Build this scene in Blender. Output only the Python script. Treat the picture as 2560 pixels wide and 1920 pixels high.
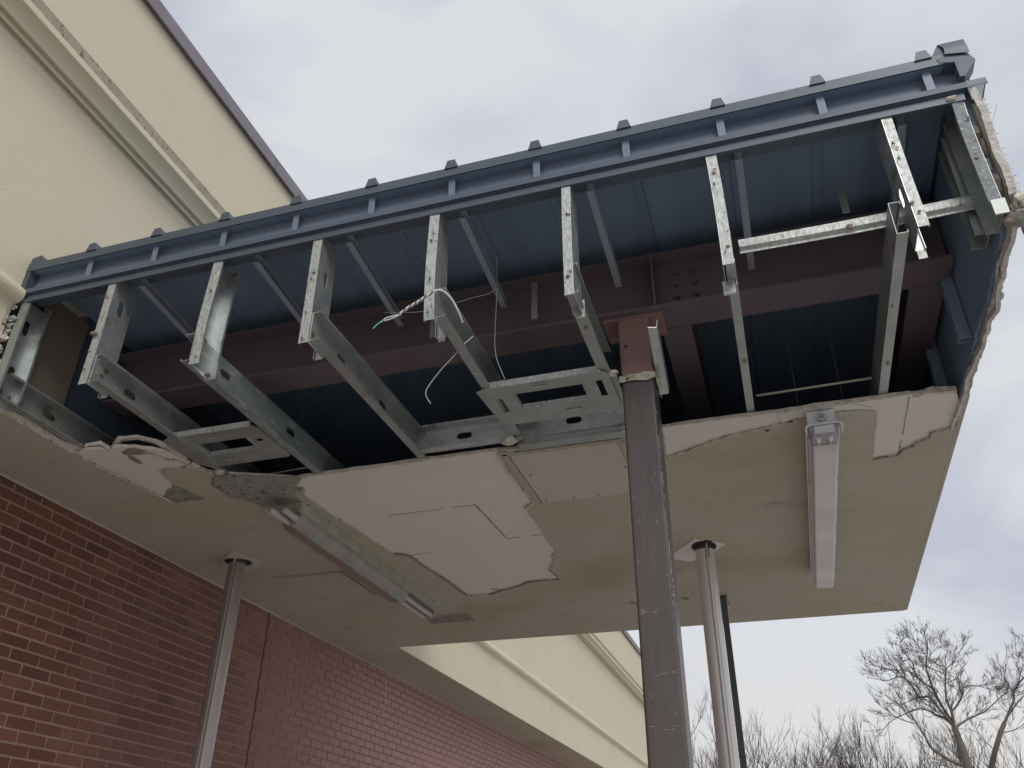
import bpy, bmesh, math, random
from mathutils import Vector, Matrix, noise
from mathutils.geometry import delaunay_2d_cdt
random.seed(7)
S = bpy.context.scene
C = S.collection
for o in list(bpy.data.objects): bpy.data.objects.remove(o)

# ------------------------------------------------------------------ camera
cam = bpy.data.cameras.new('camera'); co = bpy.data.objects.new('camera', cam); C.objects.link(co)
cam.lens = 29.75; cam.sensor_width = 36; cam.clip_start = .05; cam.clip_end = 2000
CR = Matrix(((0.953841, 0.147907, 0.261362), (0.30019, -0.494275, -0.81583), (0.008517, 0.856631, -0.51586)))
co.matrix_world = Matrix.Translation((0, 0, 1.6)) @ CR.to_4x4()
S.camera = co

# ------------------------------------------------------------------ sky, sun, exposure
SUN_EL, SUN_AZ = math.radians(42), math.radians(150)      # azimuth clockwise from +Y
w = bpy.data.worlds.new('World'); S.world = w; w.use_nodes = True
nt = w.node_tree; nt.nodes.clear(); N = nt.nodes.new; LK = nt.links.new
out = N('ShaderNodeOutputWorld'); mix = N('ShaderNodeMixShader'); b1 = N('ShaderNodeBackground'); b2 = N('ShaderNodeBackground')
sky = N('ShaderNodeTexSky'); sky.sky_type = 'NISHITA'; sky.sun_disc = False
sky.sun_elevation = SUN_EL; sky.sun_rotation = SUN_AZ
b1.inputs['Strength'].default_value = .09; LK(sky.outputs[0], b1.inputs[0])
tc = N('ShaderNodeTexCoord'); mp = N('ShaderNodeMapping'); mp.inputs['Scale'].default_value = (1, 1, 2.2)
LK(tc.outputs['Generated'], mp.inputs[0])
n1 = N('ShaderNodeTexNoise'); n1.inputs['Scale'].default_value = 3.0; n1.inputs['Detail'].default_value = 5; n1.inputs['Roughness'].default_value = .5
n1.inputs['Distortion'].default_value = .35
LK(mp.outputs[0], n1.inputs[0])
cr = N('ShaderNodeValToRGB'); LK(n1.outputs[0], cr.inputs[0])
cr.color_ramp.elements[0].position = .36; cr.color_ramp.elements[0].color = (.50, .52, .60, 1)
cr.color_ramp.elements[1].position = .62; cr.color_ramp.elements[1].color = (.67, .69, .72, 1)
# warmer, lighter bank low over the horizon
sep = N('ShaderNodeSeparateXYZ'); LK(tc.outputs['Generated'], sep.inputs[0])
n2 = N('ShaderNodeTexNoise'); n2.inputs['Scale'].default_value = 5; LK(mp.outputs[0], n2.inputs[0])
ad = N('ShaderNodeMath'); ad.operation = 'MULTIPLY_ADD'; LK(n2.outputs[0], ad.inputs[0]); ad.inputs[1].default_value = .22; LK(sep.outputs[2], ad.inputs[2])
mr = N('ShaderNodeMapRange'); LK(ad.outputs[0], mr.inputs[0]); mr.inputs[1].default_value = .24; mr.inputs[2].default_value = .36
mr.inputs[3].default_value = 1; mr.inputs[4].default_value = 0
mc = N('ShaderNodeMix'); mc.data_type = 'RGBA'; LK(mr.outputs[0], mc.inputs[0]); LK(cr.outputs[0], mc.inputs[6]); mc.inputs[7].default_value = (.70, .685, .665, 1)
LK(mc.outputs[2], b2.inputs[0]); b2.inputs['Strength'].default_value = 1.0
mix.inputs[0].default_value = .93
LK(b1.outputs[0], mix.inputs[1]); LK(b2.outputs[0], mix.inputs[2]); LK(mix.outputs[0], out.inputs[0])
sl = bpy.data.lights.new('sun', 'SUN'); sl.energy = 1.6; sl.angle = math.radians(30); sl.color = (1, .95, .87)
so = bpy.data.objects.new('sun', sl); C.objects.link(so)
sd = Vector((math.sin(SUN_AZ)*math.cos(SUN_EL), math.cos(SUN_AZ)*math.cos(SUN_EL), math.sin(SUN_EL)))
so.rotation_euler = sd.to_track_quat('Z', 'Y').to_euler()
S.view_settings.view_transform = 'Standard'; S.view_settings.look = 'None'
S.view_settings.exposure = 0.16; S.view_settings.gamma = 1; S.view_settings.use_curve_mapping = False

# ------------------------------------------------------------------ materials
def mat(name, c1, c2=None, rough=.7, metal=0, scale=6, detail=6, bump=0, bscale=60, stretch=(1, 1, 1), spec=.5,
        lo=.35, hi=.65, spots=None, island=0, extra=None):
    m = bpy.data.materials.new(name); m.use_nodes = True
    t = m.node_tree; n = t.nodes; l = t.links; p = n['Principled BSDF']
    tc = n.new('ShaderNodeTexCoord'); mp = n.new('ShaderNodeMapping'); mp.inputs['Scale'].default_value = stretch
    g = n.new('ShaderNodeNewGeometry')
    l.new(g.outputs['Position'], mp.inputs[0])
    nz = n.new('ShaderNodeTexNoise'); nz.inputs['Scale'].default_value = scale; nz.inputs['Detail'].default_value = detail
    nz.inputs['Roughness'].default_value = .6
    l.new(mp.outputs[0], nz.inputs[0])
    r = n.new('ShaderNodeMapRange'); r.inputs[1].default_value = lo; r.inputs[2].default_value = hi; l.new(nz.outputs[0], r.inputs[0])
    x = n.new('ShaderNodeMix'); x.data_type = 'RGBA'; l.new(r.outputs[0], x.inputs[0])
    x.inputs[6].default_value = (*c1, 1); x.inputs[7].default_value = (*(c2 or c1), 1)
    col = x.outputs[2]
    if spots:                                    # (colour, scale, threshold, softness)
        for (sc, ss, th, sf) in spots:
            z = n.new('ShaderNodeTexNoise'); z.inputs['Scale'].default_value = ss; z.inputs['Detail'].default_value = 8
            l.new(mp.outputs[0], z.inputs[0])
            q = n.new('ShaderNodeMapRange'); q.inputs[1].default_value = th; q.inputs[2].default_value = th+sf; l.new(z.outputs[0], q.inputs[0])
            y = n.new('ShaderNodeMix'); y.data_type = 'RGBA'; l.new(q.outputs[0], y.inputs[0]); l.new(col, y.inputs[6]); y.inputs[7].default_value = (*sc, 1)
            col = y.outputs[2]
    if island:
        oi = n.new('ShaderNodeObjectInfo'); a = n.new('ShaderNodeMath'); a.operation = 'ADD'
        l.new(g.outputs['Random Per Island'], a.inputs[0]); l.new(oi.outputs['Random'], a.inputs[1])
        f = n.new('ShaderNodeMath'); f.operation = 'FRACT'; l.new(a.outputs[0], f.inputs[0])
        h = n.new('ShaderNodeHueSaturation'); v = n.new('ShaderNodeMapRange'); v.inputs[3].default_value = 1-island; v.inputs[4].default_value = 1+island
        l.new(f.outputs[0], v.inputs[0]); l.new(v.outputs[0], h.inputs['Value']); l.new(col, h.inputs['Color']); col = h.outputs[0]
    l.new(col, p.inputs['Base Color'])
    p.inputs['Roughness'].default_value = rough; p.inputs['Metallic'].default_value = metal; p.inputs['Specular IOR Level'].default_value = spec
    rr = n.new('ShaderNodeMapRange'); rr.inputs[3].default_value = max(.05, rough-.1); rr.inputs[4].default_value = min(1, rough+.12)
    l.new(nz.outputs[0], rr.inputs[0]); l.new(rr.outputs[0], p.inputs['Roughness'])
    if bump:
        bn = n.new('ShaderNodeTexNoise'); bn.inputs['Scale'].default_value = bscale; bn.inputs['Detail'].default_value = 5
        l.new(mp.outputs[0], bn.inputs[0])
        b = n.new('ShaderNodeBump'); b.inputs['Strength'].default_value = bump; b.inputs['Distance'].default_value = .01
        l.new(bn.outputs[0], b.inputs['Height']); l.new(b.outputs[0], p.inputs['Normal'])
    return m
M = {}
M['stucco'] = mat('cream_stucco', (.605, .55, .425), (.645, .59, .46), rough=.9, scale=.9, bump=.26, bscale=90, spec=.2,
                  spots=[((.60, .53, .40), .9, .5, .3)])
M['stucco_dirty'] = mat('stained_moulding_stucco', (.43, .375, .29), (.35, .305, .24), rough=.95, scale=10, stretch=(1, 1.6, .6), bump=.5, bscale=70, spec=.2,
                        spots=[((.19, .165, .14), 22, .56, .1)])
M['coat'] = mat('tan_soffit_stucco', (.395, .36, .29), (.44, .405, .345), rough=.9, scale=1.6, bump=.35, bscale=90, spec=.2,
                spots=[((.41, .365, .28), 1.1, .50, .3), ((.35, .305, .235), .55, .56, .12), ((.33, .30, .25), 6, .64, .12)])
M['coat_edge'] = mat('broken_foam_edge', (.68, .64, .56), (.36, .33, .27), rough=.95, scale=26, bump=1, bscale=60, spec=.1,
                     spots=[((.14, .12, .10), 30, .60, .06)])
M['board'] = mat('pinkish_sheathing_board', (.665, .63, .60), (.63, .595, .565), rough=.95, scale=2.5, bump=.12, bscale=40, spec=.1)
M['foam'] = mat('pale_broken_foam', (.64, .63, .61), (.44, .43, .41), rough=.95, scale=22, bump=.8, bscale=70, spec=.1,
                spots=[((.30, .28, .26), 34, .64, .06)])
M['panel'] = mat('beige_access_panel', (.48, .44, .39), (.46, .415, .37), rough=.8, scale=1.5, bump=.05)
M['board_edge'] = mat('gypsum_edge', (.62, .58, .52), (.42, .38, .34), rough=.95, scale=30, bump=.7, bscale=60, spec=.1)
M['cement'] = mat('grey_cement_scrim', (.22, .22, .20), (.31, .31, .28), rough=.95, scale=18, bump=.9, bscale=60, spec=.1,
                  spots=[((.08, .08, .08), 30, .62, .05), ((.5, .5, .48), 46, .66, .04)])
M['stain'] = mat('mouldy_board', (.17, .18, .16), (.34, .32, .28), rough=.95, scale=24, bump=.7, bscale=60, spec=.1)
M['brick'] = mat('brown_red_brick', (.165, .068, .052), (.14, .064, .053), rough=.85, scale=3, bump=.35, bscale=120, spec=.25, island=.22,
                 spots=[((.22, .12, .10), 2.2, .56, .2), ((.13, .06, .05), 1.1, .60, .15)])
M['mortar'] = mat('brick_mortar', (.37, .26, .21), (.31, .215, .175), rough=.95, scale=9, bump=.5, bscale=120, spec=.1)
def glare_along(m, c, y0, y1):
    # pinkish glare on the far wall, painted into brick and mortar as a gradient
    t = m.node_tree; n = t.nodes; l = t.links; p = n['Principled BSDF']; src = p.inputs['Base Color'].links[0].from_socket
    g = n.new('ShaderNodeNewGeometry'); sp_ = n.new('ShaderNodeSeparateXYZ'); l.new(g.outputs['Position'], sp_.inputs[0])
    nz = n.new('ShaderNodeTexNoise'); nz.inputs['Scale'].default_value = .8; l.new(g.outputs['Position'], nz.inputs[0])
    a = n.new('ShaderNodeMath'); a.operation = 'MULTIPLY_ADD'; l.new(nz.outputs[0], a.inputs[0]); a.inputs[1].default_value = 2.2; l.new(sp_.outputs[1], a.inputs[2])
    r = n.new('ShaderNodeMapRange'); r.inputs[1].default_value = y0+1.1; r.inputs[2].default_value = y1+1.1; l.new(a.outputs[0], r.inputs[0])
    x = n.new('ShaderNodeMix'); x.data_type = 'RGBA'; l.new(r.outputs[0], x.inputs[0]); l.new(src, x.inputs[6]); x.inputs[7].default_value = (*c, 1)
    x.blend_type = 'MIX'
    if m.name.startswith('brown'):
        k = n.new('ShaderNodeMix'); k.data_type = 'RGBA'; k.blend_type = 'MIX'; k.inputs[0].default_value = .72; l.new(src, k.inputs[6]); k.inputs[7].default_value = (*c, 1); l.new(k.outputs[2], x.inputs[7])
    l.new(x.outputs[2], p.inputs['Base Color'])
glare_along(M['brick'], (.50, .32, .30), 4.2, 8.4); glare_along(M['mortar'], (.27, .165, .15), 4.6, 8.0)
M['galv'] = mat('galvanised_steel', (.46, .49, .50), (.60, .63, .63), rough=.42, metal=.8, scale=22, bump=.05, bscale=40,
                spots=[((.33, .33, .31), 9, .60, .1)])
M['galv_face'] = mat('weathered_galvanised_steel', (.50, .525, .52), (.30, .32, .315), rough=.55, metal=.55, scale=70, stretch=(1, 1, .5), bump=.12, bscale=150,
                     spots=[((.22, .19, .15), 60, .66, .03), ((.56, .58, .575), 110, .52, .22)])
M['galv_dark'] = mat('dull_galvanised_steel', (.30, .335, .33), (.40, .43, .42), rough=.5, metal=.7, scale=7, bump=.05,
                     spots=[((.24, .19, .14), 5, .66, .08)])
M['galv_stain'] = mat('efflorescent_galvanised_steel', (.26, .31, .32), (.36, .40, .40), rough=.5, metal=.6, scale=14, bump=.1, stretch=(1, .5, 1.2),
                      spots=[((.46, .49, .48), 15, .55, .10), ((.27, .32, .33), 26, .52, .08)])
M['brace'] = mat('flare_tinted_strap', (.27, .30, .36), (.22, .25, .31), rough=.7, scale=5)  # bluish lens-flare haze mixed into the brace colour
M['rust'] = mat('rust_bloom', (.15, .085, .055), (.09, .06, .05), rough=.9, scale=60)
M['deck'] = mat('flare_blue_metal_deck', (.155, .22, .325), (.19, .26, .37), rough=.85, metal=.0, scale=3, stretch=(3, .6, 1))  # bluer than the metal itself: lens-flare veil painted into the deck
M['lining'] = mat('flare_blue_lining', (.34, .46, .64), (.40, .52, .70), rough=.85, scale=2)  # pale blue imitates the flare veil and lifts bounce inside the box
M['trim_dark'] = mat('flare_tinted_dark_trim', (.06, .082, .122), (.078, .10, .145), rough=.5, scale=6, stretch=(.5, 2, 2))  # dark trim with the blue of the lens flare added to its colour
M['trim'] = mat('flare_tinted_metal_trim', (.070, .092, .118), (.088, .112, .14), rough=.45, metal=.25, scale=4, stretch=(.6, 2, 2))  # metal trim, its blue cast taken from lens flare
M['trim_lit'] = mat('flare_tinted_lit_gutter_back', (.14, .18, .255), (.165, .205, .285), rough=.45, metal=.1, scale=3, stretch=(.5, 2, 2))  # lighter trim copy: light in the recess and flare blue painted in
M['cap'] = mat('mauve_grey_coping_metal', (.19, .17, .20), (.22, .20, .225), rough=.5, metal=.2, scale=3)
M['primer'] = mat('red_oxide_primer', (.26, .155, .145), (.23, .145, .138), rough=.7, scale=5, spots=[((.10, .05, .04), 14, .68, .05)])
M['primer_dark'] = mat('flare_muted_red_oxide_beam', (.135, .098, .112), (.125, .10, .12), rough=.75, scale=4)  # red primer muted towards mauve, flare haze painted into the colour
M['brown'] = mat('brown_painted_steel', (.066, .054, .051), (.082, .069, .066), rough=.36, scale=5, stretch=(6, 6, .5), bump=.08, bscale=30, spec=.6)
M['scratch'] = mat('bare_scratch', (.34, .32, .31), rough=.6)
M['alu'] = mat('brushed_post_cladding', (.66, .65, .65), (.74, .73, .73), rough=.36, metal=.4, scale=5, stretch=(8, 8, .3))
M['alu_dark'] = mat('brown_grey_post_cladding', (.34, .29, .285), (.42, .37, .365), rough=.36, metal=.45, scale=5, stretch=(8, 8, .3))
M['galv_dull'] = mat('dull_pitted_galvanised_steel', (.25, .28, .30), (.17, .19, .205), rough=.7, metal=.2, scale=60, bump=.2, bscale=120,
                     spots=[((.42, .45, .47), 90, .60, .08), ((.17, .13, .10), 12, .68, .06)])
M['black'] = mat('black_opening', (.012, .013, .018), (.02, .02, .024), rough=.8)
M['sheet'] = mat('brown_wall_sheathing', (.20, .165, .12), (.16, .135, .11), rough=.9, scale=2)
M['lens'] = mat('frosted_acrylic_lens', (.60, .60, .62), (.52, .52, .55), rough=.35, scale=2.5, spots=[((.42, .41, .42), 2.2, .56, .15), ((.25, .24, .23), 45, .72, .03)])
M['lens_clear'] = mat('clear_acrylic_end', (.33, .32, .34), (.27, .26, .28), rough=.25, scale=12)
M['lens_old'] = mat('yellowed_acrylic_lens', (.27, .265, .235), (.20, .20, .185), rough=.4, scale=6, bump=.05)
M['lens_pink'] = mat('dusty_lens_side', (.235, .175, .165), (.20, .155, .15), rough=.5, scale=8)
M['tubeglass'] = mat('dusty_tube_glass', (.50, .46, .46), (.42, .40, .39), rough=.45, scale=10)
M['white'] = mat('white_plastic', (.66, .66, .68), rough=.5)
M['ivory'] = mat('aged_white_steel', (.385, .38, .315), (.33, .325, .27), rough=.55, scale=8)
M['wire'] = mat('white_cable_sheath', (.62, .66, .66), rough=.5)
M['wire_dark'] = mat('dark_cable_sheath', (.06, .08, .09), rough=.5)
M['green'] = mat('green_cable_sheath', (.10, .42, .30), rough=.5)
M['scrap'] = mat('torn_scrap', (.27, .225, .195), (.20, .17, .15), rough=.9, scale=40)
M['grille'] = mat('mauve_vent_slat', (.24, .18, .18), (.20, .16, .17), rough=.7, scale=8)
M['bark'] = mat('grey_brown_bark', (.10, .085, .078), (.15, .13, .115), rough=.95, scale=2, stretch=(1, 1, .3))
M['twig'] = mat('dark_twigs', (.075, .063, .06), (.11, .095, .09), rough=.95, scale=1)
M['ground'] = mat('pale_concrete_ground', (.42, .40, .37), (.48, .46, .43), rough=.9, scale=.4, bump=.3, bscale=20)

# ------------------------------------------------------------------ mesh helpers
def link(o, parent=None):
    C.objects.link(o)
    if parent:
        o.parent = parent
        if parent.type == 'EMPTY': o.matrix_parent_inverse = Matrix.Translation(-parent.location)
    return o
def empty(name, label, cat, loc=(0, 0, 0), group=None):
    o = bpy.data.objects.new(name, None); o.empty_display_size = .1; o.location = loc; C.objects.link(o)
    o['label'] = label; o['category'] = cat
    if group: o['group'] = group
    return o
class MB:
    """collects shapes in world coordinates"""
    def __init__(s): s.v = []; s.f = []
    def add(s, vs, fs):
        k = len(s.v); s.v += [tuple(p) for p in vs]; s.f += [tuple(i+k for i in f) for f in fs]; return s
    def box(s, a, b):
        (x0, y0, z0), (x1, y1, z1) = a, b
        vs = [(x0,y0,z0),(x1,y0,z0),(x1,y1,z0),(x0,y1,z0),(x0,y0,z1),(x1,y0,z1),(x1,y1,z1),(x0,y1,z1)]
        return s.add(vs, [(3,2,1,0),(4,5,6,7),(0,1,5,4),(1,2,6,5),(2,3,7,6),(3,0,4,7)])
    def obox(s, o, ex, ey, ez):
        o, ex, ey, ez = map(Vector, (o, ex, ey, ez))
        vs = [o, o+ex, o+ex+ey, o+ey, o+ez, o+ex+ez, o+ex+ey+ez, o+ey+ez]
        return s.add(vs, [(3,2,1,0),(4,5,6,7),(0,1,5,4),(1,2,6,5),(2,3,7,6),(3,0,4,7)])
    def prism(s, pts, d):
        """pts: planar loop of 3D points, extruded by vector d"""
        d = Vector(d); n = len(pts); vs = [Vector(p) for p in pts]+[Vector(p)+d for p in pts]
        return s.add(vs, [tuple(range(n))[::-1], tuple(range(n, 2*n))]+[(i, (i+1) % n, (i+1) % n+n, i+n) for i in range(n)])
    def tube(s, pts, rad, sides=6, cap=True):
        pts = [Vector(p) for p in pts]; n = len(pts); k = len(s.v)
        if not hasattr(rad, '__len__'): rad = [rad]*n
        up = None
        for i, p in enumerate(pts):
            t = (pts[min(i+1, n-1)]-pts[max(i-1, 0)])
            if t.length < 1e-9: t = Vector((0, 0, 1))
            t.normalize()
            if up is None: up = t.orthogonal().normalized()
            else:
                up = up-t*up.dot(t)
                up = up.normalized() if up.length > 1e-6 else t.orthogonal().normalized()
            b = t.cross(up)
            for j in range(sides):
                a = 2*math.pi*j/sides; s.v.append(tuple(p+(up*math.cos(a)+b*math.sin(a))*rad[i]))
        for i in range(n-1):
            for j in range(sides):
                j2 = (j+1) % sides; s.f.append((k+i*sides+j, k+i*sides+j2, k+(i+1)*sides+j2, k+(i+1)*sides+j))
        if cap:
            s.f.append(tuple(k+j for j in range(sides))[::-1]); s.f.append(tuple(k+(n-1)*sides+j for j in range(sides)))
        return s
    def build(s, name, m, parent=None, smooth=False, bevel=0, mat2=None, sel=None, fix=True):
        me = bpy.data.meshes.new(name); me.from_pydata(s.v, [], s.f)
        ms = m if isinstance(m, (list, tuple)) else [m]
        for q in ms: me.materials.append(M[q])
        if hasattr(s, 'mi'):
            for p, i in zip(me.polygons, s.mi): p.material_index = i
        if fix:
            bm = bmesh.new(); bm.from_mesh(me); bmesh.ops.recalc_face_normals(bm, faces=bm.faces)
            if bevel: bmesh.ops.bevel(bm, geom=bm.edges[:], offset=bevel, segments=2, affect='EDGES', clamp_overlap=True)
            bm.to_mesh(me); bm.free()
        if smooth:
            for p in me.polygons: p.use_smooth = True
        o = bpy.data.objects.new(name, me); return link(o, parent)
def inside(p, poly):
    x, y = p; r = False; n = len(poly)
    for i in range(n):
        x1, y1 = poly[i]; x2, y2 = poly[i-1]
        if (y1 > y) != (y2 > y) and x < (x2-x1)*(y-y1)/(y2-y1)+x1: r = not r
    return r
def slab(mb, outer, holes, z0, z1, place=lambda a, b, c: (a, b, c)):
    """flat plate with holes: 2D outline in (a, b), thickness from z0 to z1"""
    loops = [outer]+list(holes); pts = []; faces = []
    for lp in loops:
        k = len(pts); pts += [Vector(p) for p in lp]; faces.append(list(range(k, k+len(lp))))
    edges = [(f[i], f[(i+1) % len(f)]) for f in faces for i in range(len(f))]
    vv, ee, ff, *_ = delaunay_2d_cdt(pts, edges, [], 0, 1e-6)
    keep = []
    for f in ff:
        c = sum((vv[i] for i in f), Vector((0, 0)))/len(f)
        if inside(c, outer) and not any(inside(c, h) for h in holes): keep.append(tuple(f))
    n = len(vv); vs = [place(p.x, p.y, z0) for p in vv]+[place(p.x, p.y, z1) for p in vv]
    cnt = {}
    for f in keep:
        for i in range(len(f)):
            e = (f[i], f[(i+1) % len(f)]); cnt[e] = 1
    fs = [f[::-1] for f in keep]+[tuple(i+n for i in f) for f in keep]
    for (a, b) in list(cnt):
        if (b, a) not in cnt: fs.append((a, b, b+n, a+n))
    k = len(mb.v); mb.add(vs, fs); return mb
def jag(pts, amp=.006, step=.03, closed=True, seed=0, sel=None):
    """breaks an outline into a ragged one"""
    rnd = random.Random(seed); out = []; n = len(pts)
    for i in range(n if closed else n-1):
        a = Vector(pts[i]); b = Vector(pts[(i+1) % n]); L = (b-a).length; m = max(1, int(L/step))
        nn = Vector((-(b-a).y, (b-a).x)).normalized() if L > 1e-6 else Vector((0, 0))
        on = sel is None or sel(i)
        out.append(tuple(a))
        if on:
            for k in range(1, m): out.append(tuple(a+(b-a)*(k+rnd.uniform(-.3, .3))/m+nn*rnd.uniform(-amp, amp)))
    if not closed: out.append(tuple(pts[-1]))
    return out
def slotpts(c, L, W, n=6):
    """rounded slot centred at c=(a,b), long axis a"""
    r = W/2; o = []
    for s, a0 in ((1, -90), (-1, 90)):
        for i in range(n+1):
            t = math.radians(a0+180*i/n); o.append((c[0]+s*(L/2-r)+r*math.cos(t), c[1]+r*math.sin(t)))
    return o
def chan(name, org, ax, dp, fl, L, D, F, lip=.012, t=.003, slots=(), m='galv', parent=None, mface=None, twist=0, bow=0, bow2=0):
    """cold-formed C section: web in the (ax, dp) plane, flanges along fl; one mesh"""
    org, ax, dp, fl = map(Vector, (org, ax, dp, fl)); ax.normalize(); dp.normalize(); fl.normalize()
    def P(l, d, f):
        a = twist*l/L; dd = dp*math.cos(a)+fl*math.sin(a); f2 = fl*math.cos(a)-dp*math.sin(a)
        w = math.sin(math.pi*l/L)
        return org+ax*l+dd*(d)+f2*f+fl*bow*w+dp*bow2*w*math.sin(math.pi*l/L*1.5+.4)
    mb = MB()
    ns = 8 if (bow or bow2 or twist) else 1
    slab(mb, [(L*i/ns, 0) for i in range(ns+1)]+[(L*i/ns, D) for i in range(ns, -1, -1)], [slotpts((s, D/2), .085, .036) for s in slots], 0, t, lambda a, b, c: P(a, b, c))
    nw = len(mb.f)
    def bx(l0, l1, d0, d1, f0, f1):
        for i in range(ns): bx1(l0+(l1-l0)*i/ns, l0+(l1-l0)*(i+1)/ns, d0, d1, f0, f1)
    def bx1(l0, l1, d0, d1, f0, f1):
        vs = [P(l, d, f) for f in (f0, f1) for (l, d) in ((l0, d0), (l1, d0), (l1, d1), (l0, d1))]
        mb.add(vs, [(3,2,1,0),(4,5,6,7),(0,1,5,4),(1,2,6,5),(2,3,7,6),(3,0,4,7)])
    bx(0, L, 0, t, t, F); nf = len(mb.f)
    bx(0, L, D-t, D, t, F)
    if lip:
        bx(0, L, t, lip, F-t, F); bx(0, L, D-lip, D-t, F-t, F)
    if mface:
        mb.mi = [0]*nw+[1]*(nf-nw)+[0]*(len(mb.f)-nf)
        return mb.build(name, (m, mface), parent)
    return mb.build(name, m, parent)
def smoothpath(p, k=14):
    out = []; n = len(p); p = [Vector(q) for q in p]
    for i in range(n-1):
        a, b, c, d = p[max(i-1, 0)], p[i], p[i+1], p[min(i+2, n-1)]
        for j in range(k):
            t = j/k; out.append(.5*((2*b)+(c-a)*t+(2*a-5*b+4*c-d)*t*t+(3*b-a-3*c+d)*t**3))
    out.append(p[-1]); return out
ico = None
def blob(name, c, r, m, parent=None, seed=0, sq=(1, 1, 1), sub=2, rag=.45):
    bm = bmesh.new(); bmesh.ops.create_icosphere(bm, subdivisions=sub, radius=1)
    for v in bm.verts:
        k = 1+rag*noise.noise(v.co*1.7+Vector((seed*3.1, seed, 0)))+.25*noise.noise(v.co*5+Vector((seed, 0, 1)))
        v.co = Vector((v.co.x*sq[0], v.co.y*sq[1], v.co.z*sq[2]))*r*k+Vector(c)
    me = bpy.data.meshes.new(name); bm.to_mesh(me); bm.free(); me.materials.append(M[m])
    return link(bpy.data.objects.new(name, me), parent)

# ================================================================== SETTING
g = MB(); g.add([(-400, -400, 0), (400, -400, 0), (400, 400, 0), (-400, 400, 0)], [(0, 1, 2, 3)])
go = g.build('ground', 'ground'); go['kind'] = 'structure'

# ------------------------------------------------------------------ building
XE, XB = -3.49, -4.04
Z0, YE = 3.6, 22.6
def apz(za, d): return 1.6+(za-1.6)*(-XE-d)/(-XE)
sw = empty('stucco_wall', 'tall cream stucco upper wall with grooved mouldings above the brick wall', 'wall', (XE, 8, 3.6))
def wallprof(prof, y0, y1, name, m, back=.12):
    mb = MB(); pts = [(XE+d, y0, z) for d, z in prof]
    pts += [(XE-back, y0, prof[-1][1]), (XE-back, y0, prof[0][1])]
    mb.prism(pts, (0, y1-y0, 0)); return mb.build(name, m, sw)
# flat fields: in front of, above and behind the canopy
zc0 = apz(5.57, 0)
wallprof([(0, 3.6), (0, 4.13)], -6, 2.553, 'lower_wall_field', 'stucco')
wallprof([(0, 3.592), (0, 4.13)], 7.47, YE, 'lower_wall_field', 'stucco')
wallprof([(0, 4.28), (0, zc0)], -6, 2.57, 'middle_wall_field', 'stucco'); wallprof([(0, 4.40), (0, zc0)], 2.57, 7.47, 'middle_wall_field', 'stucco'); wallprof([(0, 4.28), (0, zc0)], 7.47, YE, 'middle_wall_field', 'stucco')
wallprof([(0, 5.72), (0, 6.86)], -6, YE, 'upper_wall_field', 'stucco')
# rounded lower moulding
def bull(y0, y1):
    pr = [(0, 4.13), (.004, 4.145)]+[(.052*math.cos(math.radians(a))+.004, 4.20+.05*math.sin(math.radians(a))) for a in range(-80, 81, 20)]+[(.004, 4.262), (0, 4.28)]
    o = wallprof(pr, y0, y1, 'lower_moulding', 'stucco')
bull(-6, 2.556); bull(7.47, YE)
# the same moulding, straight, behind the canopy roof is out of sight

# stepped upper cornice
pr = [(0, zc0), (.036, apz(5.588, .036)), (.038, apz(5.632, .038)), (.072, apz(5.655, .072))]
for a in range(0, 91, 15):
    pr.append((.074+.075*(1-math.cos(math.radians(a))), apz(5.66, .074)+.055*math.sin(math.radians(a))))
z2 = pr[-1][1]
pr += [(.152, z2+.005), (.152, z2+.045)]
wallprof(pr, -6, YE, 'upper_cornice', 'stucco')
z3 = z2+.046
wallprof([(.10, z3), (.151, z3+.0005), (.158, z3+.066), (.0, z3+.09)], -6, YE, 'stained_cornice_top', 'stucco_dirty')
# coping in lengths
ys = [-6, -2.9, 1.1, 4.258, 7.3, 10.35, 13.4, 16.45, 19.5, YE+.05]
for i in range(len(ys)-1):
    mb = MB(); y0, y1 = ys[i]+.004, ys[i+1]-.004
    mb.prism([(XE-.3, y0, 6.91), (XE-.3, y0, 6.86), (XE+.02, y0, 6.86), (XE+.026, y0, 6.735), (XE+.045, y0, 6.73), (XE+.038, y0, 6.862), (XE+.028, y0, 6.875)], (0, y1-y0, 0))
    mb.build('coping', 'cap', sw)
# white broken edge where the stucco ends at the canopy
e = MB(); rnd = random.Random(3); pts = []
for i in range(26):
    z = 3.60+i*.021; pts.append((z, rnd.uniform(-.008, .008)))
for a, b in zip(pts[:-1], pts[1:]):
    e.add([(XE+.004, 2.548+a[1], a[0]), (XE+.004, 2.548+b[1], b[0]), (XE-.05, 2.565+b[1], b[0]), (XE-.05, 2.565+a[1], a[0]),
           (XE+.004, 2.53+a[1]*.4, a[0]), (XE+.004, 2.53+b[1]*.4, b[0])], [(0, 1, 2, 3), (0, 4, 5, 1)])
e.build('broken_foam_edge', 'coat_edge', sw)

EFF = [[(8.27, 3.57), (8.33, 3.519), (8.384, 3.404), (8.431, 3.325), (8.369, 3.252), (8.347, 3.139), (8.36, 3.045)], [(7.679, 3.566), (7.679, 3.506), (7.736, 3.434)], [(7.898, 3.57), (7.95, 3.55), (7.918, 3.496), (7.926, 3.437)]]
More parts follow.
